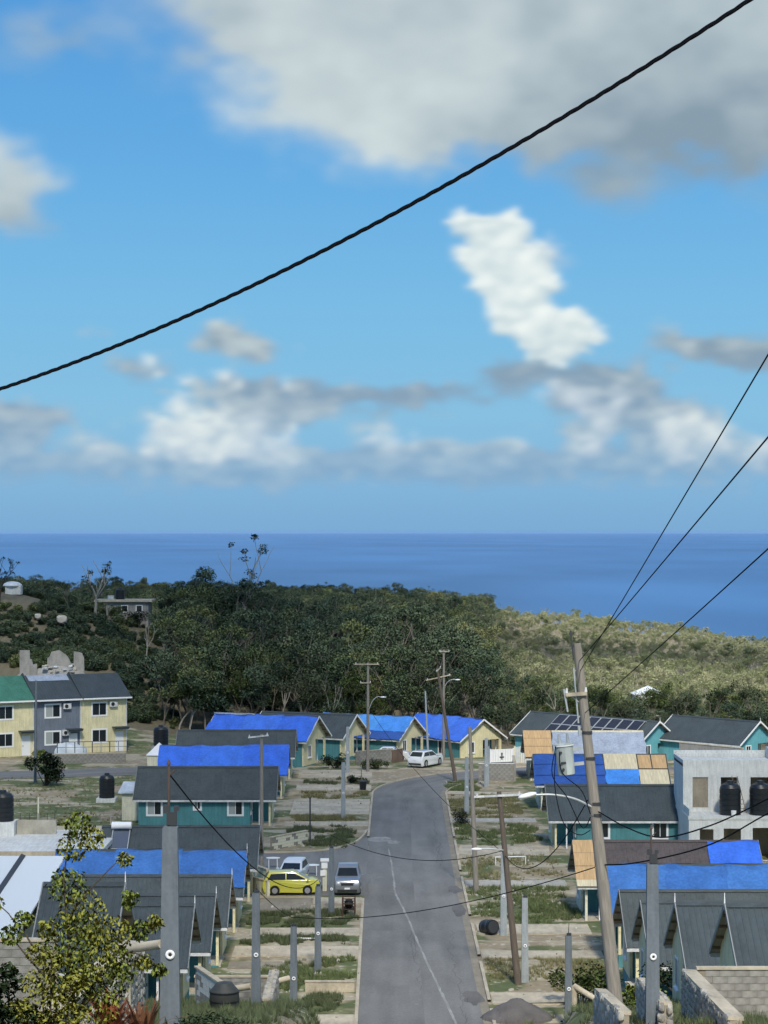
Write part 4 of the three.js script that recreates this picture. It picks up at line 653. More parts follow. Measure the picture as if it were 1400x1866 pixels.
{ // pole-top iron, cut-out fuse and bands
  const { g, at } = T, p = at(11.65);
  mesh('top_iron', [beamBox(p.clone().add(V(-0.12, -0.5, 0.1)), p.clone().add(V(-0.2, 0.28, 0.1)), 0.05, 0.05), cyl(0.03, 0.05, 0.14, p.x - 0.2, p.y + 0.27, p.z + 0.1, 8)], M.darkMetal, g);
  const q = at(9.9); mesh('fuse_cutout', [bar(q.clone().add(V(-0.62, 0.35, 0.15)), q.clone().add(V(-0.5, -0.35, 0.15)), 0.035, 0.03), bar(q.clone().add(V(-0.15, -0.05, 0.1)), q.clone().add(V(-0.6, 0.3, 0.15)), 0.015)], M.metal, g);
  mesh('riser_pipe', [bar(at(9.2).add(V(-0.24, 0, 0.1)), at(10.9).add(V(-0.2, 0, 0.1)), 0.028), bar(at(8.8).add(V(-0.24, 0, 0.1)), at(9.1).add(V(-0.24, 0, 0.1)), 0.045)], M.metal, g);
  for (const y of [6.35, 6.7, 8.1, 8.9]) { const b = at(y), t = lerp(0.235, 0.125, y / 11.65) + 0.012; mesh('steel_band', cyl(t, t, 0.1, b.x, b.y - 0.05, b.z, 14), M.darkMetal, g); }
  const w = new THREE.Vector3(); g.getWorldPosition(w); const c = at(8.15);
  const tr = thing('transformer', 'pale grey pole mounted transformer can with round lid', 'transformer', [w.x + c.x - 0.72, w.y + c.y - 0.55, w.z + 0.05]); tr.rotation.z = 0.1;
  mesh('can', toCreasedNormals(new THREE.LatheGeometry([[0, 0], [0.245, 0], [0.262, 0.02], [0.285, 0.9], [0.31, 0.91], [0.31, 0.96], [0, 1.0]].map(([a, b]) => new THREE.Vector2(a, b)), 28), 0.5), mat('transformerGrey', [0.50, 0.56, 0.54], 0.5, { map: blotch }), tr);
  mesh('lid_band', cyl(0.318, 0.318, 0.03, 0, 0.9, 0, 28), M.whiteClean, tr);
  for (const x of [-0.12, 0.14]) mesh('bushing', [cyl(0.035, 0.06, 0.3, x, 0.97, 0, 10)], M.postPale, tr);
  for (const [x, y] of [[-0.13, 0.72], [-0.1, 0.2]]) { const k = cyl(0.04, 0.04, 0.06, 0, -0.03, 0, 10); k.rotateX(Math.PI / 2); k.translate(x, y, 0.262); mesh('terminal', k, M.darkMetal, tr); } mesh('name_plate', bx(0.16, 0.07, 0.02, -0.08, 0.36, 0.268), M.darkMetal, tr);
  mesh('hanger', [bx(0.3, 0.1, 0.1, 0.42, 0.72, -0.02), bx(0.3, 0.1, 0.1, 0.42, 0.25, -0.02)], M.metal, tr);
}
const B = pole({ base: [7.15, 116.5], h: 10.2, lean: [-1.05, 0], r0: 0.2, r1: 0.12, m: M.poleBrown, arms: [[10.0, -1.35, 1.2, 0.06]], armMat: M.white, lamp: [7.1, -1.3, 0.1], label: 'leaning brown wooden pole by the street with white crossarm' });
pole({ base: [6.15, 146], h: 11, lean: [-0.45, 0], r0: 0.19, r1: 0.11, m: M.poleWood, label: 'slightly leaning grey pole beside the rubble path' });
const F1 = pole({ base: [-1.62, 219], h: 10.9, lean: [0.03, 0], r0: 0.17, r1: 0.11, m: M.poleWood, arms: [[10.75, -1.35, 1.1, 0], [8.9, -0.8, 0.3, 0]], lamp: [6.2, 1.3, 1.3], label: 'straight pole with two crossarms where the bend begins' });
pole({ base: [6.95, 211], h: 10.9, lean: [-1.85, 0], r0: 0.19, r1: 0.11, m: M.poleBrown, arms: [[10.7, -0.1, 0.3, 0.2]], label: 'strongly leaning pole at the inside of the bend' });
const F2 = pole({ base: [6.5, 240], h: 12, lean: [0.05, 0], r0: 0.16, r1: 0.1, m: M.poleWood, arms: [[11.8, -0.5, 0.6, 0], [8.95, -1.95, 0.75, 0.3]], lamp: [8.0, 1.3, 0.75], label: 'straight pole with a tilted long crossarm before the tarped gable' });
pole({ base: [4.7, 231.5], h: 7.4, lean: [-0.35, 0], r0: 0.13, r1: 0.09, m: M.postPale, label: 'short pale pole behind the white crossover' });
pole({ base: [-33.2, 209], h: 9.8, lean: [0.1, 0], r0: 0.15, r1: 0.1, m: M.postGrey, label: 'thin grey pole in front of the terrace of townhouses' });
const P3 = pole({ base: [-8.75, 157], h: 9.5, lean: [0, 0], r0: 0.15, r1: 0.11, m: M.poleWood, arms: [[9.35, -0.95, 0.5, 0.08]], armMat: M.white, label: 'stout pole with tilted white crossarm at side street corner' });
pole({ base: [9.9, 208.5], h: 3.6, lean: [0.02, 0], r0: 0.1, r1: 0.08, m: M.postPale, label: 'short grey stump pole beside the block wall' });

// ---------------------------------------------------------------- wires
function wire(a, b, sag, r, label, group, m = M.wire) { const pts = []; for (let i = 0; i <= 16; i++) { const t = i / 16, p = a.clone().lerp(b, t); p.y -= sag * 4 * t * (1 - t); pts.push(p); } return single('power_line', tube(pts, r, 60, 6), m, label, 'wire', group); }
{ // twisted service cable close to the hill: three strands wound round each other
  const cv = [];
  // the span is a shallow catenary from a pole out to the west to one east of the viewpoint
  for (let i = 0; i <= 60; i++) { const t = i / 60, x = -12 + 20 * t, D = 10.744 - 0.93 * x; cv.push(V(x, 0, -D)); }
  const yOf = (x) => 25.5314 + 0.4034 * x + 0.0412 * x * x;
  const g = thing('service_cable', 'thick twisted black service cable sweeping across the sky', 'cable', [0, 0, 0]);
  const mid = new THREE.CatmullRomCurve3(cv.map((p) => V(p.x, yOf(p.x), p.z)));
  const N = 1800, len = mid.getLength();
  for (let s = 0; s < 3; s++) { const pts = []; for (let i = 0; i <= N; i++) { const p = mid.getPoint(i / N), a = i / N * len / 0.3 * 6.283 + s * 2.094; pts.push(p.add(V(0.0058 * Math.cos(a) * 0.5, 0.0058 * Math.sin(a), 0.0058 * Math.cos(a) * 0.87))); } mesh('strand', tube(pts, 0.006, 2400, 6), M.wire, g); }
}
const tp = T.at(11.65).add(T.a), tl = T.at(7.0).add(T.a), bt = B.at(10).add(B.a), bl2 = B.at(7.1).add(B.a);
const upHill = (p, x, y) => p.clone().add(V(x - p.x, y - p.y, -30 - p.z).multiplyScalar(2.8));
// primaries from the transformer pole up the hill, passing east of the viewpoint
const cable = (pts, r, label, group) => single('power_line', tube(pts, r, 70, 6), M.wire, label, 'wire', group);
wire(T.at(10.8).add(T.a), upHill(T.at(10.8).add(T.a), 5.25, 26.5), 0.1, 0.013, 'thin high line climbing steeply from the pole top to the hill', 'lines up to the hill');
wire(T.at(11.1).add(T.a), upHill(T.at(11.1).add(T.a), 5.25, 25.34), 0.06, 0.013, 'thin high line running beside the steep one to the hill', 'lines up to the hill');
wire(T.at(9.5).add(T.a), upHill(T.at(9.5).add(T.a), 5.25, 23.87), 0.12, 0.011, 'thin line rising to the hill lowest of the three', 'lines up to the hill');
// low voltage cables
cable([T.at(6.5).add(T.a), V(7.3, 15.05, -66.6), V(8.1, 14.95, -65), V(9.2, 15.6, -62.5), V(10.5, 16.7, -60), V(13.5, 19.6, -54)], 0.022, 'sagging black cable from transformer pole over the east roofs', 'low cables over the east row');
cable([T.at(4.8).add(T.a), V(7.5, 13.95, -66.5), V(9.3, 15.0, -63), V(10.5, 16.3, -60), V(12.5, 18.4, -55)], 0.022, 'second sagging black cable over the east roofs', 'low cables over the east row');
wire(T.at(4.8).add(T.a), V(-4.46, 4.95, -108.5), 0.6, 0.017, 'cable crossing the street from the transformer pole', 'cables across the street');
wire(bl2, V(-3.3, 4.9, -138), 1.0, 0.02, 'cable from the brown pole to the west service post', 'cables across the street');
wire(bl2.clone().add(V(0, -0.3, 0)), tl.clone().add(V(-0.2, -0.2, 0)), 1.3, 0.02, 'cable between brown pole and transformer pole', 'cables across the street');
wire(V(-4.31, ground(-4.28, 44) + 5.5, -44), V(-3.6, 5.0, -119.8), 1.2, 0.017, 'cable from the tall mast down to the west posts', 'cables across the street');
wire(V(-5.3, ground(-5.3, 91) + 4.9, -91), V(-4.46, 4.9, -108.5), 0.15, 0.015, 'short cable linking two west service posts', 'cables linking the service posts');
wire(F1.at(10.8).add(F1.a).add(V(-0.9, 0, 0.2)), F2.at(11.8).add(F2.a), 0.5, 0.015, 'thin line between the two far straight poles', 'lines at the bend');
wire(F1.at(8.9).add(F1.a), F2.at(8.9).add(F2.a).add(V(-1.7, -0.3, 0.2)), 0.7, 0.018, 'lower line between the two far straight poles', 'lines at the bend');
wire(F1.at(6.5).add(F1.a), V(7.1, 4.9, -130.5), 1.0, 0.018, 'long cable from the bend to the east service post', 'lines at the bend');
{ // loops of lead wire below the transformer
  const a = T.at(8.4).add(T.a).add(V(-1.05, 0.1, 0.25)), c = T.at(6.3).add(T.a).add(V(-0.2, 0, 0.15));
  single('lead_wire', [tube([a, a.clone().add(V(-0.1, -0.9, 0.05)), a.clone().lerp(c, 0.55).add(V(-0.25, -0.35, 0.05)), c.clone().add(V(-0.2, -0.35, 0)), c], 0.016, 30, 6), tube([a.clone().add(V(0.1, 0, 0)), a.clone().add(V(0.2, -0.8, 0.05)), a.clone().lerp(c, 0.6).add(V(0.15, -0.05, 0.05)), c.clone().add(V(0, 0.1, 0))], 0.016, 30, 6), tube([a.clone().add(V(0, -0.2, 0)), a.clone().add(V(-0.02, -1.3, 0.05)), c.clone().add(V(-0.75, -0.3, 0)), c.clone().add(V(-0.3, -0.55, 0)), c.clone().add(V(0, -0.4, 0))], 0.014, 30, 6)], M.wire, 'loops of black lead wire hanging below the transformer', 'wire');
}

// ---------------------------------------------------------------- walls
const stoneGeo = Array.from({ length: 5 }, (_, k) => { const r = rng(500 + k), g = new THREE.IcosahedronGeometry(1, 1), p = g.attributes.position, f = {}; for (let i = 0; i < p.count; i++) { const key = p.getX(i).toFixed(3) + p.getY(i).toFixed(3) + p.getZ(i).toFixed(3); f[key] ??= 0.78 + 0.4 * r(); p.setXYZ(i, clamp(p.getX(i) * f[key] * 1.15, -0.9, 0.9), clamp(p.getY(i) * f[key] * 1.15, -0.88, 0.88), clamp(p.getZ(i) * f[key] * 1.15, -0.9, 0.9)); } g.computeVertexNormals(); return flat(g); });
const STONES = [M.stone, M.stone2, M.stone3];
function rubbleWall(x0, D0, x1, D1, top, thick, label, size = 0.3, seed = 1, faces = [1, -1]) { // dry stone faces on a mortar core, each stone a piece of its own
  const a = V(x0, 0, -D0), b = V(x1, 0, -D1), len = a.distanceTo(b), turn = Math.atan2(-(b.z - a.z), b.x - a.x), r = rng(seed), g = thing('stone_wall', label, 'wall', [x0, 0, -D0], turn, 'rubble stone walls');
  const gAt = (s) => ground(lerp(x0, x1, s / len), lerp(D0, D1, s / len)), lo = Math.min(gAt(0), gAt(len)) - 0.3, tp = (s) => Array.isArray(top) ? lerp(top[0], top[1], s / len) : top;
  const core = plate([[0, lo], [len, lo], [len, tp(len) - 0.06], [0, tp(0) - 0.06]], thick - 0.16); core.translate(0, 0, -thick / 2 + 0.08); mesh('mortar_core', core, M.concreteDark, g);
  let n = 0;
  for (const s of faces) for (let y = lo + 0.25; y < Math.max(tp(0), tp(len)) + 0.02; y += size * 0.78) for (let x = size * 0.3 + r() * 0.15; x < len; x += size * (0.85 + 0.35 * r())) {
    if (y > tp(x) || y < gAt(x) - 0.2 || n > 285) continue; n++;
    const m = new THREE.Mesh(stoneGeo[Math.floor(r() * 5)], STONES[Math.floor(r() * 3)]); m.name = 'stone'; m.castShadow = m.receiveShadow = true; m.position.set(x, Math.min(y, tp(x) - size * 0.2) + 0.04 * r(), s * (thick / 2 - 0.09)); m.scale.set(size * (0.56 + 0.16 * r()), size * (0.45 + 0.12 * r()), 0.085 + 0.04 * r()); m.rotation.set(0.2 * (r() - 0.5), 0.2 * (r() - 0.5), 0.5 * (r() - 0.5)); g.add(m);
  }
  { const cp = beamBox(V(0, tp(0), 0), V(len, tp(len), 0), thick - 0.05, 0.1); mesh('coping', cp, M.concrete, g); }
}
rubbleWall(-5.45, 47.8, -5.75, 37.5, [15.05, 15.75], 0.5, 'rubble stone wall behind the wide western service post', 0.25, 11, [-1]);
rubbleWall(9.5, 68.5, 9.6, 60, [10.3, 10.7], 0.5, 'rubble stone wall along the street side of empty lot', 0.25, 12, [1]);
rubbleWall(7.75, 66, 7.75, 60.5, [10.55, 11.0], 0.4, 'short rubble stone wall next to the eastern wide service post', 0.3, 13);
rubbleWall(6.2, 63, 6.35, 58, [10.85, 11.3], 0.4, 'low rubble wall at the foot of the transformer pole', 0.3, 14);
rubbleWall(-4.9, 98, -4.9, 92, [4.4, 4.4], 0.45, 'small rubble wall stub between two west service posts', 0.3, 15);
function blockWall(x0, D0, x1, D1, h, label, o = {}) { // concrete block wall: each block a piece, joints recessed
  const a = V(x0, 0, -D0), b = V(x1, 0, -D1), len = a.distanceTo(b), turn = Math.atan2(-(b.z - a.z), b.x - a.x), y0 = o.y0 ?? Math.min(ground(x0, D0), ground(x1, D1)) - 0.15, g = thing('block_wall', label, 'wall', [x0, y0, -D0], turn, 'concrete block walls'), t = 0.18, bh = o.bh ?? 0.22, bw = o.bw ?? 0.46, rows = Math.max(1, Math.round(h / bh)), H = rows * bh;
  mesh('core', bx(len, H - 0.01, t - 0.03, len / 2, 0, 0), M.concreteDark, g);
  if (o.plain) mesh('render_coat', bx(len + 0.02, H, t, len / 2, 0.001, 0), o.m ?? M.block, g);
  else { const r = rng(x0 * 31 + D0 | 0), geo = bx(bw - 0.014, bh - 0.014, t, 0, 0, 0), ms = [o.m ?? M.block, M.block2 ?? mat('block2', [0.31, 0.30, 0.275], 0.93, { map: stain }), o.m ?? M.block];
    for (let j = 0; j < rows; j++) for (let x = (j % 2 ? bw / 2 : 0) + bw / 2; x <= len - bw / 2 + 0.02; x += bw) { const m = new THREE.Mesh(geo, ms[Math.floor(r() * 3)]); m.name = 'block'; m.castShadow = m.receiveShadow = true; m.position.set(x, j * bh + 0.007, 0); g.add(m); } }
  mesh('coping', bx(len + 0.06, 0.07, t + 0.08, len / 2, H, 0), o.cap ?? M.concrete, g); return g;
}
blockWall(9.76, 68.5, 20.5, 68.5, 1.7, 'block wall at the back of the empty walled lot', { y0: 8.6 });
blockWall(-13.6, 60, -8.9, 60, 2.4, 'dark block wall in front of the white sheet roof', { y0: 10.4 });
blockWall(-4.1, 114.6, -1.55, 114.6, 0.55, 'low pale retaining wall across the west verge', { plain: true, m: M.concrete });
blockWall(-8.3, 96.5, -5.1, 96.5, 1.3, 'low block wall behind the purple shrub', {});
blockWall(-7.9, 93, -6.0, 88, 1.7, 'pale block wall end beside the dark drum', { m: M.concreteWhite });
blockWall(-3.9, 99.5, -4.0, 94.5, 1.5, 'narrow white wall beside the second west post', { plain: true, m: M.concreteWhite });
blockWall(-8.5, 165.3, -5.95, 169, 1.0, 'pale breeze block wall on the grass corner', { m: M.creamPale, bw: 0.5 });
blockWall(-9.3, 152.4, -7.9, 149.5, 1.2, 'cream plastered wall at side street corner', { plain: true, m: M.cream });
blockWall(-8.9, 146.6, -7.6, 144.6, 1.0, 'pale plastered wing wall beside the yellow hatchback', { plain: true, m: M.creamPale });
blockWall(9.1, 211.5, 12.6, 211.5, 1.75, 'grey block wall at the inside of the bend', { m: M.block, cap: M.white });
blockWall(12.6, 211.4, 12.9, 219, 1.75, 'grey block wall returning along the plywood house', { plain: true, m: M.block });
blockWall(29.5, 219, 34.8, 213, 3.1, 'beige boundary wall between the light teal bungalows', { plain: true, m: M.block });
blockWall(34.8, 213, 44, 211, 2.6, 'beige boundary wall along the second light teal bungalow', { plain: true, m: M.block });
blockWall(-26.8, 228, -34.5, 226.5, 1.2, 'grey retaining wall below the cream end townhouse', { m: M.block });
blockWall(-2.9, 226, 0.7, 228.5, 1.45, 'weathered wall in front of the parked saloon', { m: M.block });
blockWall(0.85, 228.6, 1.9, 230.5, 1.5, 'brown stained wall beside the white crossover', { plain: true, m: mat('brownWall', [0.22, 0.15, 0.11], 0.9, { map: stain }) });
blockWall(10.6, 100, 16, 100.5, 0.9, 'low garden wall under the post by the green bush', { plain: true, m: M.concrete });
blockWall(10.2, 92, 10.8, 86, 1.1, 'low cream wall of the third dark roof bungalow', { plain: true, m: M.concreteDark });
{ // white paling gate and fence before the tarped house at the bend
  const g = thing('gate', 'white metal gate with dark ornament near the bend', 'gate', [11.0, ground(11, 227.5), -227.5], 0.35);
  mesh('gate_frame', [bx(2.6, 0.08, 0.05, 1.3, 1.35, 0), bx(2.6, 0.08, 0.05, 1.3, 0.1, 0), bx(0.1, 1.5, 0.08, 0, 0, 0), bx(0.1, 1.5, 0.08, 2.6, 0, 0)], M.whiteClean, g);
  for (let i = 0; i < 9; i++) mesh('gate_panel', bx(0.25, 1.18, 0.03, 0.19 + i * 0.278, 0.17, 0), M.whiteClean, g);
  mesh('ornament', [bx(0.12, 0.6, 0.03, 1.3, 0.35, 0.035), bx(0.5, 0.12, 0.03, 1.3, 0.55, 0.035), bx(0.16, 0.16, 0.032, 1.3, 0.9, 0.035)], M.darkMetal, g);
  const f = thing('paling_fence', 'weathered pale board fence joining the white gate', 'fence', [13.6, ground(13.6, 228.5), -228.3], 0.15);
  for (let i = 0; i < 14; i++) mesh('board', bx(0.2, 1.75 - 0.12 * noise2(i * 2.1, 4), 0.03, i * 0.23, 0, 0.02 * (i % 2)), i % 3 ? M.concreteWhite : M.creamPale, f);
  mesh('rail', [bx(3.2, 0.07, 0.05, 1.5, 0.4, -0.045), bx(3.2, 0.07, 0.05, 1.5, 1.3, -0.045)], M.wood, f);
}
{ // railing in front of the end townhouse
  const g = thing('railing', 'dark metal railing on the wall before cream townhouse', 'railing', [-33.8, 1.05, -227.2], 0.2);
  mesh('top_rail', bx(7.6, 0.06, 0.05, 3.6, 1.1, 0), M.darkMetal, g); for (let i = 0; i < 9; i++) mesh('post', bx(0.09, 1.1, 0.09, i * 0.9, 0, 0), i % 2 ? M.postPale : M.darkMetal, g); mesh('mid_rail', bx(7.6, 0.04, 0.04, 3.6, 0.55, 0), M.darkMetal, g);
}

// ---------------------------------------------------------------- buildings behind the west row
{ // white sheet roof
  const g = thing('shed', 'low shed with two white roof sheets beyond dark wall', 'shed', [0, 0, 0]);
  const sheet = (xa, xb, nm) => { const p = []; const c = [[xa - 0.3, 9.55, -77.5], [xb - 0.3, 9.55, -77.5], [xb, 11.0, -88], [xa, 11.0, -88]]; const b = new THREE.BufferGeometry(); for (const i of [0, 1, 2, 0, 2, 3]) p.push(...c[i]); for (const i of [0, 2, 1, 0, 3, 2]) p.push(c[i][0], c[i][1] - 0.06, c[i][2]); b.setAttribute('position', new THREE.Float32BufferAttribute(p, 3)); b.computeVertexNormals(); mesh(nm, flat(b), M.roofWhite, g); };
  sheet(-21, -14.55, 'roof_sheet'); sheet(-14.35, -12.75, 'roof_sheet');
  mesh('roof_strap', beamBox(V(-14.75, 9.56, -77.5), V(-14.45, 11.02, -88), 0.2, 0.08), M.darkMetal, g);
  mesh('wall', [bx(8.2, 4.4, 0.2, -17, 5.0, -78.4), bx(0.2, 4.4, 9.2, -13.2, 5.0, -83), bx(8.2, 5.6, 0.2, -17, 4.6, -87.4)], M.concreteDark, g);
}
{ // flat roofed unfinished house
  const g = thing('flat_roof_house', 'unfinished house with stained white flat roof slab behind small tree', 'house', [-24.3, 0, -138.6]);
  mesh('wall', [bx(12.2, 3.5, 0.2, 0, 0, -0.5), bx(0.2, 3.5, 10, 6.1, 0, -5.7), bx(0.2, 3.5, 10, -6.1, 0, -5.7)], M.block, g);
  mesh('roof_slab', bx(13, 0.3, 11.6, 0, 3.55, -5.4), M.concreteWhite, g); mesh('slab_edge', bx(13.04, 0.42, 0.16, 0, 3.45, 0.45), M.concrete, g);
  mat('stainedBlock', [0.47, 0.44, 0.36], 0.95, { map: stain }); mesh('parapet', bx(2.6, 0.95, 0.16, 1.2, 3.852, -7.6), M.stainedBlock, g); mesh('parapet', bx(4.4, 0.25, 0.16, 4.2, 3.852, -9.8), M.stainedBlock, g);
  mesh('stub_column', [bx(2.0, 0.9, 1.8, -1.15, 3.852, -7.5)], M.concreteWhite, g);
  for (const x of [0.1, 0.7, 1.3, 1.9, 2.4]) mesh('starter_bar', cyl(0.02, 0.02, 0.5, x, 4.75, -7.55, 6), M.darkMetal, g);
  tank(-25.35, 4.755, -146.1, 0.72, 2.0, 'black tank on the unfinished flat roof slab');
  single('vent_pipe', [cyl(0.055, 0.055, 2.3, -23.2, 3.853, -147.4, 10)], M.creamPale, 'tall cream pipe standing on the flat roof slab', 'pipe');
}
single('vent_pipe', [cyl(0.06, 0.06, 1.0, -24.6, 0, -177, 10), bx(0.35, 0.08, 0.1, -24.5, 0.95, -177)], M.whiteClean, 'short white standpipe in the grass lot', 'pipe');
single('vent_pipe', [cyl(0.045, 0.05, 1.7, -21.4, 0, -172, 8)], M.concrete, 'thin grey stake in the grass lot', 'pipe');
tank(-24.6, 0.36, -195, 0.68, 2.15, 'black tank on a white pad in the grass lot'); single('tank_pad', bx(1.7, 0.36, 1.7, -24.6, 0, -195), M.concreteWhite, 'white concrete pad under the free standing black tank', 'pad');
tank(-22.3, 2.6, -219.5, 0.75, 2.0, 'black tank behind the dark roofed west bungalow'); single('tank_stand', [bx(1.7, 2.6, 1.7, -22.3, 0, -219.5)], M.block, 'block stand carrying a black tank behind the bungalows', 'stand');
{
  const g = thing('annex', 'small grey lean-to with white roof beside teal house', 'shed', [-20.7, 0, -184]);
  mesh('wall', bx(2.1, 2.25, 3.4, 0, 0, 0), M.creamPale, g); mesh('roof_sheet', (() => { const q = bx(2.7, 0.08, 4.0, 0, 0, 0); q.rotateX(0.12); q.translate(0, 2.5, 0); return q; })(), M.roofWhite, g);
  single('roof_panel', (() => { const q = bx(0.7, 0.07, 2.6, 0, 0, 0); q.rotateZ(-0.75); q.translate(-20.1, 2.75, -187.5); return q; })(), M.roofWhite, 'loose white roofing panel propped against the lean-to', 'panel');
  const t = thing('tent', 'small white peaked canopy behind the west bungalows', 'canopy', [-21.9, 0, -214]); const c = new THREE.ConeGeometry(1.7, 1.15, 4); c.rotateY(Math.PI / 4); c.translate(0, 2.85, 0); mesh('canopy', c, M.whiteClean, t); for (const [x, z] of [[-1, -1], [1, -1], [1, 1], [-1, 1]]) mesh('leg', cyl(0.03, 0.03, 2.3, x, 0, z, 6), M.metal, t); mesh('side_sheet', bx(2.1, 1.2, 0.03, 0, 1.1, 1.05), M.creamPale, t);
}
{ // ruin, hill-top house and far white roofs
  const y = ground(-46, 278), g = thing('ruin', 'roofless broken concrete walls on the slope above the terrace', 'ruin', [-42.5, y, -278]);
  const br = (pts, x, z, nm = 'broken_wall') => { const q = plate(pts, 0.25); q.translate(x, -0.6, z); mesh(nm, q, M.block, g); };
  br([[0, 0], [2.2, 0], [2.2, 2.6], [1.7, 2.5], [1.5, 3.1], [1.3, 3.2], [1.25, 4.3], [0, 4.3]], -3.6, 0); br([[0, 0], [3.3, 0], [3.2, 2], [2.6, 3.4], [1.5, 4.2], [0.5, 4.0], [0.3, 3.4], [0, 3.2]], -0.4, -2); br([[0, 0], [1.4, 0], [1.3, 3.3], [1.0, 3.9], [0, 4.1]], 3.1, -1);
  const r = rng(77); for (let i = 0; i < 22; i++) { const m = new THREE.Mesh(stoneGeo[i % 5], i % 3 ? M.stone3 : M.roofWhite); m.name = 'rubble_piece'; m.castShadow = true; m.position.set(-2.5 + 7 * r(), 0.9 + 1.0 * r(), 0.5 - 2.5 * r()); m.scale.set(0.15 + 0.35 * r(), 0.08 + 0.12 * r(), 0.2 + 0.2 * r()); m.rotation.y = r() * 3; g.add(m); }
  mesh('rubble_heap', (() => { const q = new THREE.SphereGeometry(1, 18, 10), p = q.attributes.position; for (let i = 0; i < p.count; i++) { const k = 0.8 + 0.4 * noise3(p.getX(i) * 3, p.getY(i) * 3, p.getZ(i) * 3); p.setXYZ(i, p.getX(i) * 4.2 * k, p.getY(i) * 1.6 * k, p.getZ(i) * 2 * k); } q.computeVertexNormals(); q.translate(0.6, 0, -1.2); return q; })(), M.block, g);
  const hy = ground(-39.5, 336), h = thing('hilltop_house', 'flat roofed grey house on top of the knoll', 'house', [-39.6, hy + 0.55, -336]);
  mesh('wall', [bx(6.4, 4.4, 5, 0.6, -2.2, 0)], M.block, h); mesh('roof_slab', [bx(8.8, 0.3, 6.2, 0, 2.2, 0)], M.concrete, h); for (const x of [-0.6, 1.6]) { const w = windowPart(h, 0.8, 0.9, M.glass, { panes: 1 }); w.position.set(x + 0.8, 0.7, 2.502); } mesh('roof_stub', bx(0.9, 0.6, 0.8, -2.2, 2.5, 0), M.concreteWhite, h);
  tank(-40.4, hy + 3.05, -336, 0.7, 1.7, 'black tank on the roof of knoll house');
  const wy = ground(-57.5, 338), w = thing('dome_shelter', 'white rounded tarp roof half hidden on the knoll', 'shelter', [-57.2, wy, -338]); const dm = new THREE.SphereGeometry(1, 18, 10, 0, 6.283, 0, 1.57); dm.scale(1.5, 0.7, 1.4); dm.translate(0, 1.2, 0); mesh('roof', dm, M.roofWhite, w); mesh('wall', bx(2.4, 1.3, 1.8, 0.2, -0.1, 0), M.concreteWhite, w);
  for (const [x, D, s, t] of [[-46.5, 317, 0.8, 'pale boulder lying on the knoll slope'], [-49.8, 316, 0.5, 'small white scrap on the knoll slope']]) { const p = G(x, D), m = single('boulder', flat(stoneGeo[1].clone().scale(s, s * 0.9, s).translate(p.x, p.y + s * 0.6 + 1.1, p.z)), M.stone3, t, 'boulder'); }
  const fy = ground(48, 352), f = thing('far_house', 'small whitewashed house among the trees down the slope', 'house', [41.5, ground(41.5, 345) + 0.2, -345]); mesh('wall', bx(4.6, 3.4, 4, 0, 0, 0), M.concreteWhite, f); mesh('roof', (() => { const q = new THREE.ConeGeometry(3.6, 1.3, 4); q.rotateY(Math.PI / 4); q.scale(1, 1, 0.85); q.translate(0, 4.0, 0); return q; })(), M.roofWhite, f); for (const x of [-1.2, 1.2]) { const q = windowPart(f, 0.8, 1, M.glass, { panes: 1 }); q.position.set(x, 1.2, 2.002); }
}

// ---------------------------------------------------------------- small things in the yards
{ // gravel heap
  const g = new THREE.PlaneGeometry(4.6, 3.6, 46, 36); g.rotateX(-Math.PI / 2); const p = g.attributes.position, cx = 6.55, cD = 108.3;
  for (let i = 0; i < p.count; i++) { const x = p.getX(i), z = p.getZ(i), d = Math.hypot(x / 1.8, z / 1.4), h = Math.max(0, 1 - Math.pow(d, 1.3)) * 0.95 + 0.1 * (noise2(x * 4, z * 4) - 0.5) * (d < 1 ? 1 : 0); p.setXYZ(i, x + cx, ground(x + cx, cD - z) + (d < 1 ? h + 0.07 : -0.4), z - cD); }
  g.computeVertexNormals(); single('gravel_heap', g, mat('gravel', [0.15, 0.14, 0.135], 0.97, { map: blotch, bumpMap: grit, bumpScale: 0.04 }), 'heap of dark grey gravel at the street edge', 'gravel heap');
}
{ const g = thing('drum', 'black rusted drum lying in the east yard', 'drum', [6.25, ground(6.25, 131) + 0.42, -131], 0.5); const c = cyl(0.42, 0.42, 1.0, 0, -0.5, 0, 20); c.rotateX(Math.PI / 2 - 0.15); mesh('drum_body', c, M.blackPlastic, g); for (const z of [-0.25, 0.25]) { const t = new THREE.TorusGeometry(0.43, 0.02, 6, 24); t.translate(0, 0, z); t.rotateX(-0.15); mesh('hoop', t, M.darkMetal, g); } mesh('lid', (() => { const q = cyl(0.36, 0.36, 0.02, 0, 0, 0, 18); q.rotateX(Math.PI / 2 - 0.15); q.translate(0, 0.08, 0.51); return q; })(), M.darkMetal, g); }
{ const g = thing('drum', 'dark plastic drum behind the wide western service post', 'drum', [-6.1, ground(-6.1, 84), -84]); mesh('drum_body', toCreasedNormals(new THREE.LatheGeometry([[0, 0], [0.5, 0], [0.58, 0.4], [0.55, 0.75], [0.3, 1.05], [0, 1.1]].map(([a, b]) => new THREE.Vector2(a, b)), 26), 0.5), mat('drumGrey', [0.05, 0.055, 0.05], 0.6, { map: stain }), g); mesh('rib_band', [cyl(0.59, 0.59, 0.05, 0, 0.36, 0, 26), cyl(0.575, 0.575, 0.05, 0, 0.68, 0, 26)], M.blackPlastic, g); }
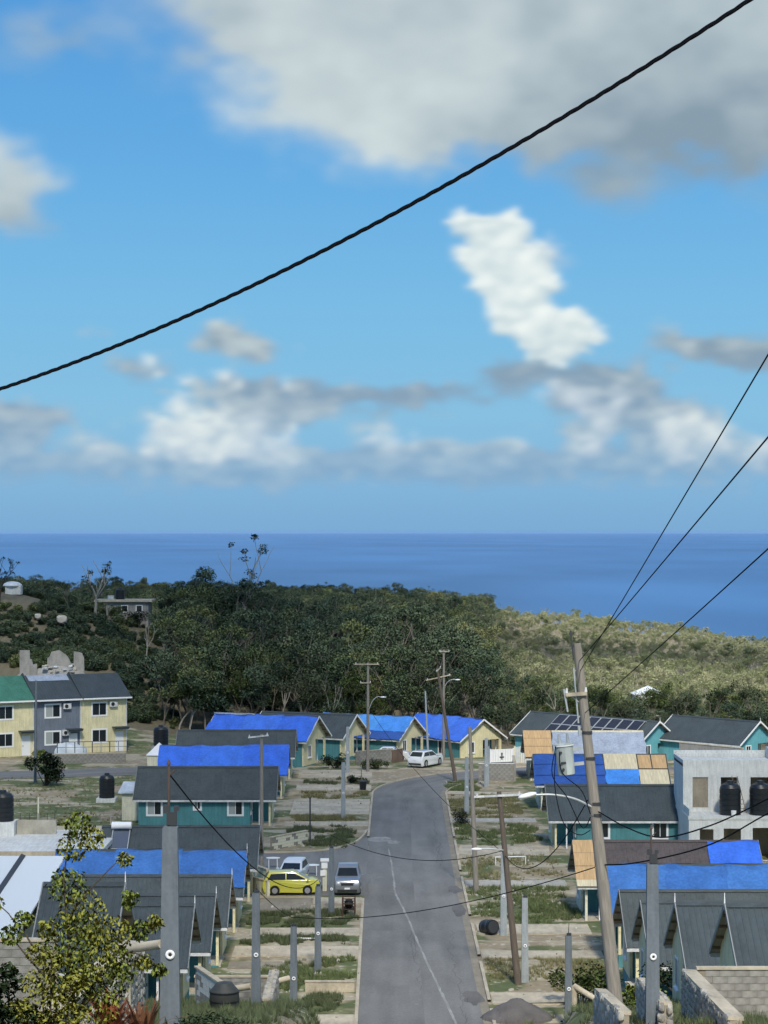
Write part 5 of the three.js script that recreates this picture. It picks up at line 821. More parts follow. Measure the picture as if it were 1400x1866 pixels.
{ // planter cage beside the kerb
  const g = thing('bin_cage', 'rusty open bin cage at the west kerb below silver car', 'bin cage', [-2.2, ground(-2.2, 137.5), -137.5]); const rust = mat('rust', [0.075, 0.045, 0.03], 0.9, { map: stain });
  for (const [x, z] of [[-0.38, -0.5], [0.38, -0.5], [-0.38, 0.5], [0.38, 0.5]]) mesh('leg', bx(0.09, 1.15, 0.09, x, 0, z), rust, g); for (const z of [-0.5, 0.5]) for (const y of [0.4, 0.75, 1.05]) mesh('rail', bx(0.67, 0.06, 0.05, 0, y, z), rust, g); for (const x of [-0.38, 0.38]) for (const y of [0.4, 0.75, 1.05]) mesh('rail', bx(0.05, 0.06, 0.91, x, y, 0), rust, g); mesh('sack', (() => { const q = new THREE.SphereGeometry(0.36, 12, 8); q.scale(0.8, 0.9, 1.1); q.translate(0, 0.72, 0); return q; })(), M.dark, g); mesh('floor', bx(0.67, 0.04, 0.9, 0, 0.36, 0), rust, g);
  const b = thing('bin', 'small black rubbish bin on the upper west driveway', 'bin', [-1.95, ground(-1.95, 203), -203.5]); mesh('bin_body', new THREE.CylinderGeometry(0.36, 0.28, 0.85, 12).translate(0, 0.43, 0), M.blackPlastic, b); mesh('rim', cyl(0.38, 0.38, 0.05, 0, 0.83, 0, 12), M.darkMetal, b); mesh('post', bx(0.07, 1.9, 0.07, -0.15, 0, -0.5), M.wood, b);
  const c = thing('meter_pillar', 'white meter pillar with two boxes beside yellow hatchback', 'meter pillar', [-3.95, ground(-3.95, 146), -146.6]); mesh('pillar', bx(0.28, 1.9, 0.24, 0, 0, 0), M.creamPale, c); mesh('meter_box', bx(0.4, 0.36, 0.3, -0.02, 1.55, 0.08), M.whiteClean, c); mesh('cap', bx(0.58, 0.16, 0.4, 0, 2.0, 0), M.whiteClean, c); mesh('lower_box', bx(0.34, 0.34, 0.26, -0.12, 1.05, 0.1), M.whiteClean, c);
  const k = thing('wheelie_bin', 'dark grey wheeled bin next to the white meter pillar', 'bin', [-3.2, ground(-3.2, 147), -147.2]); mesh('bin_body', (() => { const q = new THREE.CylinderGeometry(0.34, 0.25, 1.0, 4); q.rotateY(Math.PI / 4); q.translate(0, 0.55, 0); return q; })(), M.slate, k); mesh('lid', bx(0.56, 0.07, 0.6, 0, 1.05, 0), M.slate, k); mesh('wheel', (() => { const q = cyl(0.1, 0.1, 0.5, 0, -0.25, 0, 12); q.rotateZ(Math.PI / 2); q.translate(0, 0.1, -0.18); return q; })(), TYRE, k);
  const s = thing('plastic_table', 'white oval plastic table on the side street verge', 'table', [-5.0, ground(-5, 153), -153.2]); mesh('table_top', (() => { const q = cyl(0.5, 0.5, 0.04, 0, 0.72, 0, 20); q.scale(1, 1, 0.7); return q; })(), M.whiteClean, s); for (const [x, z] of [[-0.3, -0.2], [0.3, -0.2], [-0.3, 0.2], [0.3, 0.2]]) mesh('leg', cyl(0.03, 0.03, 0.72, x, 0, z, 8), M.whiteClean, s);
  const s2 = s.clone(); s2.name = numbered('plastic_table'); s2.position.set(-7.9, ground(-7.9, 156), -156.5); s2.userData = { label: 'white plastic table against the cream corner wall', category: 'table' }; scene.add(s2);
  single('marker_post', [bx(0.12, 3.4, 0.12, -5.7, 0, -169.4), bx(0.16, 0.1, 0.16, -5.7, 3.4, -169.4)], M.darkMetal, 'slim black post at the end of breeze block wall', 'post');
  single('broken_pipe', [bar(V(-4.9, 0.1, -129), V(-4.0, 0.1, -129), 0.05), bx(0.25, 0.14, 0.16, -4.95, 0.02, -129), bx(0.25, 0.14, 0.16, -3.95, 0.02, -129)], M.whiteClean, 'short white pipe piece lying in the west grass', 'pipe');
  const tt = thing('tarp_heap', 'white tarp draped over a low heap before the terrace', 'tarp', [-33, 0, -231.5]); mesh('tarp', (() => { const q = new THREE.SphereGeometry(1, 26, 16), p = q.attributes.position; for (let i = 0; i < p.count; i++) { const k = 0.82 + 0.35 * noise3(p.getX(i) * 2.6 + 5, p.getY(i) * 2.6, p.getZ(i) * 2.6); p.setXYZ(i, p.getX(i) * 1.75 * k, Math.max(-0.1, p.getY(i) + 0.35) * 1.35 * k, p.getZ(i) * 1.2 * k); } q.computeVertexNormals(); return q; })(), M.roofWhite, tt);
  const bench = thing('frame_table', 'low white tube frame in the east yard', 'frame', [9.1, 0.02, -158]); mesh('top_bar', bar(V(-1.1, 0.55, 0), V(1.1, 0.6, 0), 0.04), M.whiteClean, bench); for (const x of [-1.08, 1.08]) mesh('leg', bar(V(x, 0, 0), V(x, 0.56, 0), 0.035), M.whiteClean, bench);
}
{ // scattered rubble and litter in the yards
  const r = rng(31), n = 520, im = new THREE.InstancedMesh(stoneGeo[2], M.stone3, n), m = new THREE.Matrix4(), q = new THREE.Quaternion(), c = new THREE.Color();
  for (let i = 0; i < n; i++) { const east = r() < 0.62, x = east ? 5.8 + 6.2 * r() : -8 + 6.2 * r(); let D = 98 + 125 * r(); if (east && r() < 0.45) D = 138 + 14 * r(); if (!east && D > 143 && D < 165) D -= 30; const s = 0.03 + 0.09 * r() * r(); q.setFromEuler(new THREE.Euler(r() * 3, r() * 3, r() * 3)); m.compose(V(x, ground(x, D) + 0.05, -D), q, V(s * (1 + r()), s, s)); im.setMatrixAt(i, m); c.setRGB(...[[0.9, 0.9, 0.86], [0.6, 0.58, 0.5], [1.2, 1.2, 1.2]][Math.floor(r() * 3)]); im.setColorAt(i, c); }
  im.name = 'rubble'; im.castShadow = im.receiveShadow = true; im.userData = { label: 'pale stones and litter scattered over the front yards', category: 'rubble', kind: 'stuff' }; scene.add(im);
}

// ---------------------------------------------------------------- trees and plants
function leafQuads(centres, r, o) { // many small leaves spread through a volume: centres [x, y, z, radius, count]
  const pos = [], nor = [], uv = [];
  const a = V(), b = V(), n = V();
  for (const [cx, cy, cz, rad, cnt] of centres) for (let i = 0; i < cnt; i++) {
    let x, y, z; do { x = r() * 2 - 1; y = r() * 2 - 1; z = r() * 2 - 1; } while (x * x + y * y + z * z > 1);
    const k = Math.pow(x * x + y * y + z * z, -0.12), px = cx + x * rad * k, py = cy + y * rad * (o.flat ?? 0.75) * k, pz = cz + z * rad * k, s = o.size * (0.6 + 0.8 * r());
    a.set(r() - 0.5, (r() - 0.5) * 0.6 - (o.droop ?? 0), r() - 0.5).normalize(); b.set(r() - 0.5, r() - 0.5, r() - 0.5).cross(a).normalize(); n.crossVectors(a, b);
    if (n.y < 0) n.negate();
    const L = s, w = s * (o.width ?? 0.55) * 0.5, P = (u, v) => [px + a.x * L * u + b.x * w * v, py + a.y * L * u + b.y * w * v, pz + a.z * L * u + b.z * w * v];
    const p0 = P(0, 0), p1 = P(0.5, 1), p2 = P(1, 0), p3 = P(0.5, -1);
    pos.push(...p0, ...p1, ...p2, ...p0, ...p2, ...p3); for (let q = 0; q < 6; q++) { nor.push(n.x, n.y, n.z); uv.push(0, 0); }
  }
  const g = new THREE.BufferGeometry(); g.setAttribute('position', new THREE.Float32BufferAttribute(pos, 3)); g.setAttribute('normal', new THREE.Float32BufferAttribute(nor, 3)); g.setAttribute('uv', new THREE.Float32BufferAttribute(uv, 2)); return g;
}
function growTree(seed, o) {
  const r = rng(seed), wood = [], tips = [];
  const branch = (p, d, len, rad, lv) => {
    const n = lv === 0 ? 5 : 3; let q = p.clone(), dir = d.clone();
    for (let i = 0; i < n; i++) {
      dir.add(V((r() - 0.5) * o.wobble, (r() - 0.35) * o.wobble * 0.6, (r() - 0.5) * o.wobble)).normalize();
      const e = q.clone().addScaledVector(dir, len / n), r0 = rad * (1 - 0.45 * i / n), r1 = rad * (1 - 0.45 * (i + 1) / n); wood.push(bar(q, e, r0, r1, lv === 0 ? (o.seg ?? 6) : Math.max(3, (o.seg ?? 6) - 2))); q = e;
      if (lv > 0 && lv < o.levels && i < n - 1 && r() < (o.twigs ?? 0.4)) { const t = dir.clone().add(V((r() - 0.5) * 1.8, 0.4 * r(), (r() - 0.5) * 1.8)).normalize(); branch(q, t, len * 0.45, r1 * 0.55, o.levels); }
    }
    if (lv >= o.levels) { tips.push([q.x, q.y, q.z]); return; }
    const k = lv === 0 ? o.limbs : 2 + (r() < 0.4 ? 1 : 0), ph = r() * 6.28;
    for (let i = 0; i < k; i++) { const a = ph + i * 6.283 / k + (r() - 0.5) * 0.8, s = o.spread * (0.6 + 0.7 * r()); branch(q, dir.clone().multiplyScalar(lv === 0 ? 0.9 : 1).add(V(Math.cos(a) * s, (o.rise ?? 0.25), Math.sin(a) * s)).normalize(), len * (o.shrink ?? 0.66) * (0.75 + 0.5 * r()), rad * 0.52, lv + 1); }
  };
  branch(V(0, -0.3, 0), V((r() - 0.5) * 0.25, 1, (r() - 0.5) * 0.25).normalize(), o.trunk, o.r, 0);
  const clumps = []; for (const [x, y, z] of tips) if (r() < (o.leafy ?? 1)) clumps.push([x, y, z, o.clump * (0.7 + 0.6 * r()), Math.round(o.leaves * (0.6 + 0.8 * r()))]);
  for (const c of o.extra ?? []) clumps.push(c);
  return { wood: join(wood), leaves: clumps.length ? leafQuads(clumps, r, o.leaf) : null, tips };
}
function tree(name, label, at, seed, o, wm, lm, group, scale = 1, turn = 0) {
  const p = Array.isArray(at) ? G(...at) : at, g = thing(name, label, 'tree', [p.x, p.y, p.z], turn, group), t = growTree(seed, o); g.scale.setScalar(scale);
  mesh('trunk', t.wood, wm, g); if (t.leaves) mesh('crown', t.leaves, lm, g); return g;
}
// wood on the rise: prototypes, scattered as one mass
const kinds = [
  [101, { trunk: 4.2, r: 0.17, limbs: 4, spread: 0.75, levels: 2, wobble: 0.35, clump: 1.25, leaves: 288, leaf: { size: 0.269 }, seg: 5 }],
  [102, { trunk: 5.0, r: 0.2, limbs: 4, spread: 0.6, levels: 2, wobble: 0.3, clump: 1.1, leaves: 264, leaf: { size: 0.256 }, seg: 5, leafy: 0.85 }],
  [103, { trunk: 3.0, r: 0.15, limbs: 5, spread: 0.9, levels: 2, wobble: 0.4, clump: 1.3, leaves: 312, leaf: { size: 0.288 }, seg: 5 }],
  [104, { trunk: 3.6, r: 0.16, limbs: 4, spread: 0.7, levels: 2, wobble: 0.45, clump: 0.8, leaves: 144, leaf: { size: 0.243 }, seg: 5, leafy: 0.7 }],
  [105, { trunk: 1.2, r: 0.1, limbs: 5, spread: 1.1, levels: 1, wobble: 0.4, clump: 1.15, leaves: 480, leaf: { size: 0.269 }, seg: 5, extra: [[0, 1, 0, 1.3, 620]] }],
  [106, { trunk: 5.4, r: 0.16, limbs: 3, spread: 0.55, levels: 2, wobble: 0.5, clump: 0.7, leaves: 62, leaf: { size: 0.218 }, seg: 5, leafy: 0.45 }],
].map(([s, o]) => growTree(s, o));
mat('forestLeaf', [1, 1, 1], 0.8, { side: THREE.DoubleSide, transmission: 0.25, specularIntensity: 0.3 }); mat('forestWood', [1, 1, 1], 0.95, {});
{
  const r = rng(4711), spots = kinds.map(() => []);
  const put = (x, D, kind, s, tint, woodTint) => spots[kind].push([x, D, s, r() * 6.283, tint, woodTint]);
  const step = (D) => D < 300 ? 2.9 : D < 360 ? 3.3 : D < 500 ? 4.0 : D < 700 ? 5.0 : 6.0;
  for (let D = 262; D < 960; D += step(D) * 0.9) {
    const half = D * 0.215 + 8, st = step(D);
    for (let x = -half; x < half; x += st) {
      const px = x + (r() - 0.5) * st, pD = D + (r() - 0.5) * st, u = px / pD, n = fbm(px / 16 + 3, pD / 16 + 7, 3), n2 = fbm(px / 6 + 53, pD / 6 + 17, 2);
      const knoll = smoothstep(-u, 0.09, 0.112) * (1 - smoothstep(pD, 380, 450)), east = smoothstep(u, 0.035, 0.06);
      if (px > -54 && px < -34 && pD < 283 && pD > 262) continue;                          // clearing round the ruin
      if (px > -45 && px < -34 && pD > 332 && pD < 346) continue; if (px > 36 && px < 46 && pD > 322 && pD < 350) continue; if (px > -62 && px < -53 && pD > 326 && pD < 343) continue;
      if (pD > 262 && pD < 274 && px > 20 && r() < 0.4) continue;
      let kind = Math.floor(r() * 4); if (r() < 0.13) kind = 5; if (r() < 0.16) kind = 4; let s = 0.42 + 0.42 * r();
      if (knoll > r() * 0.9 + 0.05) { kind = 4; s = 0.3 + 0.35 * r(); }
      if (east < 0.2 && knoll < 0.1 && pD < 345) { s *= 1.15; if (r() < 0.3) kind = r() < 0.5 ? 1 : 5; }
      if (east > 0.5) { s *= 0.68; if (r() < 0.25) kind = 3; }
      if (pD > 500) s *= 0.95;
      // dark evergreen, olive, and the storm-stripped yellowish foliage of the far eastern slope
      const dry = clamp(smoothstep(u, 0.03, 0.075) * smoothstep(pD, 300, 345) + 0.22 * smoothstep(n, 0.5, 0.62) * smoothstep(pD, 290, 400), 0, 1), t = n2 + 0.35 * (r() - 0.5);
      const dark = mix3([0.092, 0.150, 0.102], [0.185, 0.245, 0.140], smoothstep(t, 0.3, 0.75)), light = mix3([0.36, 0.42, 0.21], [0.64, 0.65, 0.40], smoothstep(t, 0.3, 0.75));
      const c = mix3(dark, light, dry * (0.75 + 0.25 * r())); { const y = smoothstep(fbm(px / 9 + 150, pD / 9 + 90, 2), 0.56, 0.7); c[0] *= 1 + 0.6 * y * (1 - dry); c[1] *= 1 + 0.4 * y * (1 - dry); }
      const wc = mix3([0.10, 0.085, 0.065], [0.40, 0.375, 0.31], clamp(0.15 + 0.5 * dry + 0.5 * r() * r(), 0, 1));
      put(px, pD, kind, s, c, wc);
      if (knoll > 0.4) for (let i = 0; i < 3; i++) put(px + (r() - 0.5) * st * 1.4, pD + (r() - 0.5) * st * 1.4, 4, 0.25 + 0.3 * r(), mix3(c, [0.10, 0.13, 0.05], 0.5 * r()), wc);
    }
  }
  const forest = new THREE.Group(); forest.name = 'forest'; forest.userData = { label: 'dense storm-thinned wood covering the rise behind the houses', category: 'forest', kind: 'stuff' }; scene.add(forest);
  const m = new THREE.Matrix4(), q = new THREE.Quaternion(), c = new THREE.Color(), up = V(0, 1, 0);
  spots.forEach((list, k) => {
    const L = new THREE.InstancedMesh(kinds[k].leaves, M.forestLeaf, list.length), W = new THREE.InstancedMesh(kinds[k].wood, M.forestWood, list.length);
    list.forEach(([x, D, s, a, t, w], i) => { q.setFromAxisAngle(up, a); m.compose(V(x, ground(x, D) - 0.1, -D), q, V(s, s * (0.9 + 0.25 * h3(i, k, 3)), s)); L.setMatrixAt(i, m); W.setMatrixAt(i, m); L.setColorAt(i, c.setRGB(...t)); W.setColorAt(i, c.setRGB(...w)); });
    L.name = 'foliage'; W.name = 'trunks'; L.castShadow = L.receiveShadow = W.castShadow = W.receiveShadow = true; forest.add(L, W);
  });
}
{ // trees of the wood's front edge that can be told apart, and the bare ones that stand out
  const r = rng(99), protos = [[201, kindO(4.6, 4, 0.7, 250)], [202, kindO(3.8, 5, 0.85, 230)], [203, kindO(5.2, 4, 0.6, 210)]].map(([s, o]) => growTree(s, o));
  function kindO(trunk, limbs, spread, leaves) { return { trunk, r: 0.18, limbs, spread, levels: 2, wobble: 0.35, clump: 1.15, leaves, leaf: { size: 0.26 }, seg: 6 }; }
  const leafs = [M.leafDark, M.leaf, M.leafGrey], looks = ['dark green broadleaf tree at the front edge of the wood', 'mid green broadleaf tree at the front edge of the wood', 'grey green broadleaf tree at the front edge of the wood'];
  for (let i = 0; i < 30; i++) {
    const u = -0.098 + 0.28 * (i + 0.5 * r()) / 30, D = 259 + 9 * r() + (u > 0.08 ? 8 : 0), x = u * D, k = i % 3, lk = Math.floor(r() * 2.6), p = G(x, D), g = thing('broadleaf_tree', looks[lk], 'tree', [p.x, p.y - 0.1, p.z], r() * 6.28, ['dark trees at the wood edge', 'mid green trees at the wood edge', 'grey green trees at the wood edge'][lk]); const s = (u > 0.05 ? 0.55 : 0.7) * (0.85 + 0.35 * r()); g.scale.set(s, s * 1.05, s);
    mesh('trunk', protos[k].wood, r() < 0.4 ? M.barkPale : M.bark, g); mesh('crown', protos[k].leaves, leafs[lk], g);
  }
  const bare = (sd) => ({ trunk: 4.6, r: 0.16, limbs: 3, spread: 0.65, levels: 2, wobble: 0.5, clump: 0.6, leaves: 16, leafy: 0.2, leaf: { size: 0.3 }, seg: 6 });
  [[-24.5, 262, 'pale bare forked tree trunk behind the side of the terrace'], [-7, 260, 'pale bare tree standing behind the tarped roofs'], [-2.6, 284, 'large bare leaning tree above the lamp post'], [-15, 270, 'thin pale bare trunk among the dark trees'], [3.5, 268, 'thin bare trunk behind the tilted crossarm pole'], [22, 272, 'bare pale tree behind the solar panel house'], [-31, 290, 'bare grey snag on the lower slope of the knoll']].forEach(([x, D, l], i) => tree('bare_tree', l, [x, D], 300 + i, bare(), M.barkPale, M.leafGrey, 'storm stripped bare trees', i === 2 ? 1.0 : 0.85));
  const barkBare = mat('barkBare', [0.50, 0.475, 0.41], 0.95, { map: grain });
  const sparse = { trunk: 2.9, r: 0.22, limbs: 5, spread: 0.85, twigs: 0.7, levels: 2, wobble: 0.25, clump: 0.42, leaves: 34, leafy: 0.45, leaf: { size: 0.26 }, seg: 8, rise: 0.5, shrink: 0.8 };
  tree('tall_tree', 'tall sparse tree with pale trunk on top of the knoll', [-43.8, 333], 411, sparse, barkBare, M.leafGrey, undefined, 1.25);
  tree('tall_tree', 'tall sparse tree with tufted crown standing clear of the wood', [-22.6, 352], 415, { ...sparse, trunk: 5.2, r: 0.17, limbs: 4, spread: 0.65, clump: 0.5, leaves: 60, leafy: 0.6 }, barkBare, M.leafGrey, undefined, 1.35);
  tree('tall_tree', 'dark ragged tree at the western end of the knoll', [-57.8, 330], 421, { ...sparse, trunk: 3.2, r: 0.18, limbs: 4, clump: 0.45, leaves: 40, leafy: 0.7 }, M.barkDark, M.leafDark, undefined, 0.8);
  tree('tall_tree', 'small leafless tree beside the tall one on the knoll', [-47.5, 332], 425, { ...sparse, trunk: 2.2, r: 0.12, limbs: 3, leafy: 0.1, leaves: 10 }, M.bark, M.leafGrey, undefined, 0.8);
}
function bush(name, label, at, seed, clumps, leaf, lm, o = {}) {
  const p = Array.isArray(at) ? G(...at) : at, r = rng(seed), g = thing(name, label, o.cat ?? 'shrub', [p.x, p.y, p.z], 0, o.group);
  const st = []; for (const [x, y, z] of clumps) st.push(bar(V(0, -0.1, 0), V(x * 0.9, y, z * 0.9), o.stem ?? 0.03, 0.012, 5)); mesh('stems', st, o.bark ?? M.barkDark, g); mesh('foliage', leafQuads(clumps, r, leaf), lm, g); return g;
}
const around = (seed, n, R, h, rad, cnt) => { const r = rng(seed), c = []; for (let i = 0; i < n; i++) { const a = r() * 6.283, d = R * Math.sqrt(r()); c.push([Math.cos(a) * d, h * (0.35 + 0.65 * r()), Math.sin(a) * d, rad * (0.7 + 0.6 * r()), cnt]); } return c; };
bush('shrub', 'large dark green bush beside the east yards', [9.9, 110.5], 51, around(51, 14, 1.6, 2.1, 0.62, 190), { size: 0.16 }, M.leaf);
bush('shrub', 'low dark bush under the tall transformer pole', [9.3, 99], 52, around(52, 10, 1.4, 1.2, 0.5, 160), { size: 0.15 }, M.leafDark);
bush('shrub', 'rounded dark green tree in front of the slate townhouse', [-31.9, 207], 53, around(53, 18, 1.35, 2.6, 0.62, 200), { size: 0.2 }, M.leafDark, { stem: 0.06 });
bush('croton', 'purple red leaved shrub between the west walls', [-7.45, 106.5], 54, around(54, 9, 0.55, 2.1, 0.34, 150), { size: 0.18, width: 0.4 }, M.leafPurple);
bush('shrub', 'green shrub at the back of purple shrub', [-7.2, 110], 55, around(55, 9, 0.8, 1.6, 0.4, 150), { size: 0.15 }, M.leaf);
bush('shrub', 'clipped bush by the cream gable at the bend', [-5.0, 222.5], 56, around(56, 9, 1.1, 1.1, 0.5, 140), { size: 0.16 }, M.leafDark, { group: 'yard bushes' });
bush('shrub', 'green bush beside the pole at the bend', [-0.9, 222], 57, around(57, 10, 1.3, 0.8, 0.5, 140), { size: 0.15 }, M.leaf, { group: 'yard bushes' });
bush('shrub', 'dry yellowish bush in the grass lot', [-25.6, 172], 58, around(58, 7, 0.8, 1.3, 0.45, 120), { size: 0.15 }, M.leafYellow);
bush('shrub', 'dark small bush beside the upper west driveway', [-2.4, 209.5], 59, around(59, 7, 1.0, 0.6, 0.4, 120), { size: 0.14 }, M.leafDark, { group: 'yard bushes' });
bush('shrub', 'small dark bush at the corner of east path', [6.3, 179], 60, around(60, 6, 0.6, 1.0, 0.35, 110), { size: 0.14 }, M.leafDark);
bush('shrub', 'green bush under the third east bungalow', [13.2, 96.5], 61, around(61, 12, 1.8, 1.5, 0.55, 150), { size: 0.15 }, M.leafDark);
bush('shrub', 'row of weeds against the empty lot wall', [8.6, 74], 62, around(62, 10, 0.8, 0.9, 0.35, 130), { size: 0.12 }, M.leafLime);
bush('shrub', 'bush at the foot of the block wall inside lot', [14.5, 87], 63, around(63, 9, 1.1, 1.3, 0.45, 140), { size: 0.14 }, M.leafDark);
bush('shrub', 'thin bush left on the knoll slope before terrace', [-37, 232], 64, around(64, 7, 1.1, 0.7, 0.4, 110), { size: 0.15 }, M.leafLime);
bush('shrub', 'scrubby bush in front of the knoll house', [-40.6, 331], 65, around(65, 10, 1.6, 2.0, 0.6, 170), { size: 0.2 }, M.leaf, { group: 'knoll bushes' });
bush('shrub', 'dark bush at the corner of the knoll house', [-37.2, 330.5], 66, around(66, 11, 1.7, 2.4, 0.6, 170), { size: 0.2 }, M.leafDark, { group: 'knoll bushes' });
// young tree close to the hill, with hanging leaflets
{
  const p = V(-4.12, 16.0, -30), r = rng(811), g = thing('young_tree', 'slender young tree with drooping leaflets rising before the roofs', 'tree', [p.x, p.y, p.z]); g.scale.setScalar(1.3);
  const stems = [], cl = [], fine = [];
  const limb = (a, b, r0, r1, sagY = 0) => { const pts = []; for (let i = 0; i <= 5; i++) { const t = i / 5, q = a.clone().lerp(b, t); q.y += sagY * 4 * t * (1 - t); q.x += 0.03 * (r() - 0.5); pts.push(q); } for (let i = 0; i < 5; i++) stems.push(bar(pts[i], pts[i + 1], lerp(r0, r1, i / 5), lerp(r0, r1, (i + 1) / 5), 6)); return pts; };
  limb(V(0.1, -0.3, 0), V(-0.06, 1.15, 0.05), 0.035, 0.028); limb(V(-0.06, 1.15, 0.05), V(-0.22, 2.6, 0), 0.026, 0.008); limb(V(-0.06, 1.1, 0.05), V(0.35, 1.75, 0.1), 0.022, 0.008); limb(V(-0.06, 1.2, 0.05), V(-0.75, 1.95, 0.15), 0.018, 0.006, -0.05); limb(V(0.2, 1.5, 0.1), V(0.75, 2.05, 0.15), 0.012, 0.004, 0.08); limb(V(-0.15, 2.1, 0), V(0.45, 2.75, 0), 0.012, 0.004, 0.05); limb(V(-0.2, 2.4, 0), V(-0.1, 3.15, 0.05), 0.01, 0.004); limb(V(0.3, 1.7, 0.1), V(0.8, 1.6, 0.1), 0.01, 0.004, 0.1); limb(V(-0.5, 1.8, 0.1), V(-0.95, 2.3, 0.1), 0.01, 0.004, 0.06);
  const dense = [[-0.1, 1.9, 0, 0.28], [0.12, 1.7, 0.05, 0.3], [0.02, 2.15, 0, 0.24], [0.3, 1.95, 0.1, 0.2], [-0.12, 1.5, 0.1, 0.24], [0.25, 1.45, 0, 0.24], [0.42, 1.65, 0.1, 0.16], [-0.16, 2.45, 0, 0.18], [-0.1, 2.85, 0, 0.14], [-0.05, 3.1, 0.05, 0.12], [0.1, 2.95, 0, 0.12], [0.62, 2.0, 0.1, 0.1], [0.78, 2.08, 0.15, 0.08], [0.5, 2.3, 0, 0.09], [0.44, 2.72, 0, 0.07], [0.66, 1.66, 0.1, 0.08], [-0.45, 1.75, 0.1, 0.11], [-0.72, 1.95, 0.15, 0.1], [-0.92, 2.28, 0.1, 0.09], [-0.6, 2.1, 0.1, 0.09], [-0.35, 2.0, 0.1, 0.09], [0.2, 1.2, 0.1, 0.18], [0.82, 1.58, 0.1, 0.07]];
  for (const [x, y, z, q] of dense) (r() < 0.6 ? cl : fine).push([x, y, z, q * 1.15, Math.round(130 + 7600 * q * q)]);
  mesh('trunk', stems, M.barkDark, g); mesh('crown', leafQuads(cl, r, { size: 0.048, droop: 0.35, width: 0.5, flat: 0.95 }), M.leafLime, g); mesh('crown', leafQuads(fine, r, { size: 0.046, droop: 0.35, width: 0.5, flat: 0.95 }), M.leafYellow, g);
}
bush('shrub', 'yellow green ferny shrub at the foot of the young tree', V(-4.5, 16.2, -29.5), 71, [[-0.1, 1.75, 0, 0.26, 340], [0.12, 1.5, 0, 0.24, 300], [0.3, 1.3, 0, 0.24, 300], [0.05, 2.05, 0.05, 0.18, 220], [0.35, 1.75, 0, 0.18, 220], [-0.35, 1.4, 0, 0.22, 260], [0.0, 1.2, 0.1, 0.26, 300]], { size: 0.075, width: 0.4, droop: 0.2 }, M.leafYellow, { stem: 0.014 });
bush('shrub', 'dark green shrub below the dark block wall', V(-5.0, 16.2, -29.5), 72, [[-0.25, 1.4, 0, 0.38, 520], [0.1, 1.25, 0, 0.32, 440], [-0.5, 1.7, 0, 0.3, 400], [0.35, 1.2, 0, 0.3, 360], [-0.05, 1.75, 0, 0.24, 280]], { size: 0.08, width: 0.45 }, M.leafDark, { stem: 0.014 });
bush('shrub', 'dark low shrub between the wide post and the drum', V(-2.75, 15.55, -35), 74, [[-0.35, 0.55, 0, 0.26, 300], [0, 0.6, 0, 0.28, 320], [0.35, 0.5, 0, 0.26, 280], [0.7, 0.4, 0, 0.22, 220]], { size: 0.09, width: 0.25 }, M.leafDark, { stem: 0.014 });
bush('shrub', 'leafy branch end reaching over the white roof', V(-5.55, 17.1, -31), 73, [[-0.1, 0.95, 0, 0.16, 150], [0.25, 0.75, 0, 0.12, 120], [0.05, 0.5, 0, 0.16, 150], [0.1, 0.15, 0, 0.2, 180]], { size: 0.08, droop: 0.3, width: 0.5 }, M.leaf, { stem: 0.012 });
{ // bromeliads with strap leaves
  const strap = (name, label, at, seed, n, len, w, m) => { const r = rng(seed), g = thing(name, label, 'plant', [at.x, at.y, at.z], 0, name === 'bromeliad' ? 'strap leaved plants on the bank' : undefined);
    for (let i = 0; i < n; i++) { const a = i * 2.4 + r(), t = 0.25 + 0.75 * r(), L = len * (0.7 + 0.5 * r()), k = new THREE.PlaneGeometry(w, L, 2, 7), p = k.attributes.position; for (let j = 0; j < p.count; j++) { const v = p.getY(j) / L + 0.5, s = Math.sin(Math.PI * Math.min(0.98, 0.25 + v * 0.75)), bend = v * v * t; p.setXYZ(j, p.getX(j) * s, v * L * (1 - 0.35 * bend), 0.05 + L * (0.25 * v + 0.6 * bend) * t + 0.25 * Math.abs(p.getX(j))); } k.rotateY(a); k.computeVertexNormals(); mesh('leaf', k, m, g); } };
  M.leafRed.side = THREE.DoubleSide; const red2 = leafMat('leafBrown', [0.19, 0.085, 0.04]);
  strap('bromeliad', 'rusty red strap leaved plant at the foot of rubble wall', V(-3.98, 16.5, -32), 5, 40, 0.85, 0.085, M.leafRed); strap('bromeliad', 'brownish strap leaved plant beside the rusty red one', V(-3.5, 16.45, -32), 6, 34, 0.8, 0.08, red2);
  strap('bromeliad', 'dark strap leaved plant before the wide service post', V(-3.15, 16.4, -32), 7, 22, 0.5, 0.06, M.leafDark);
}
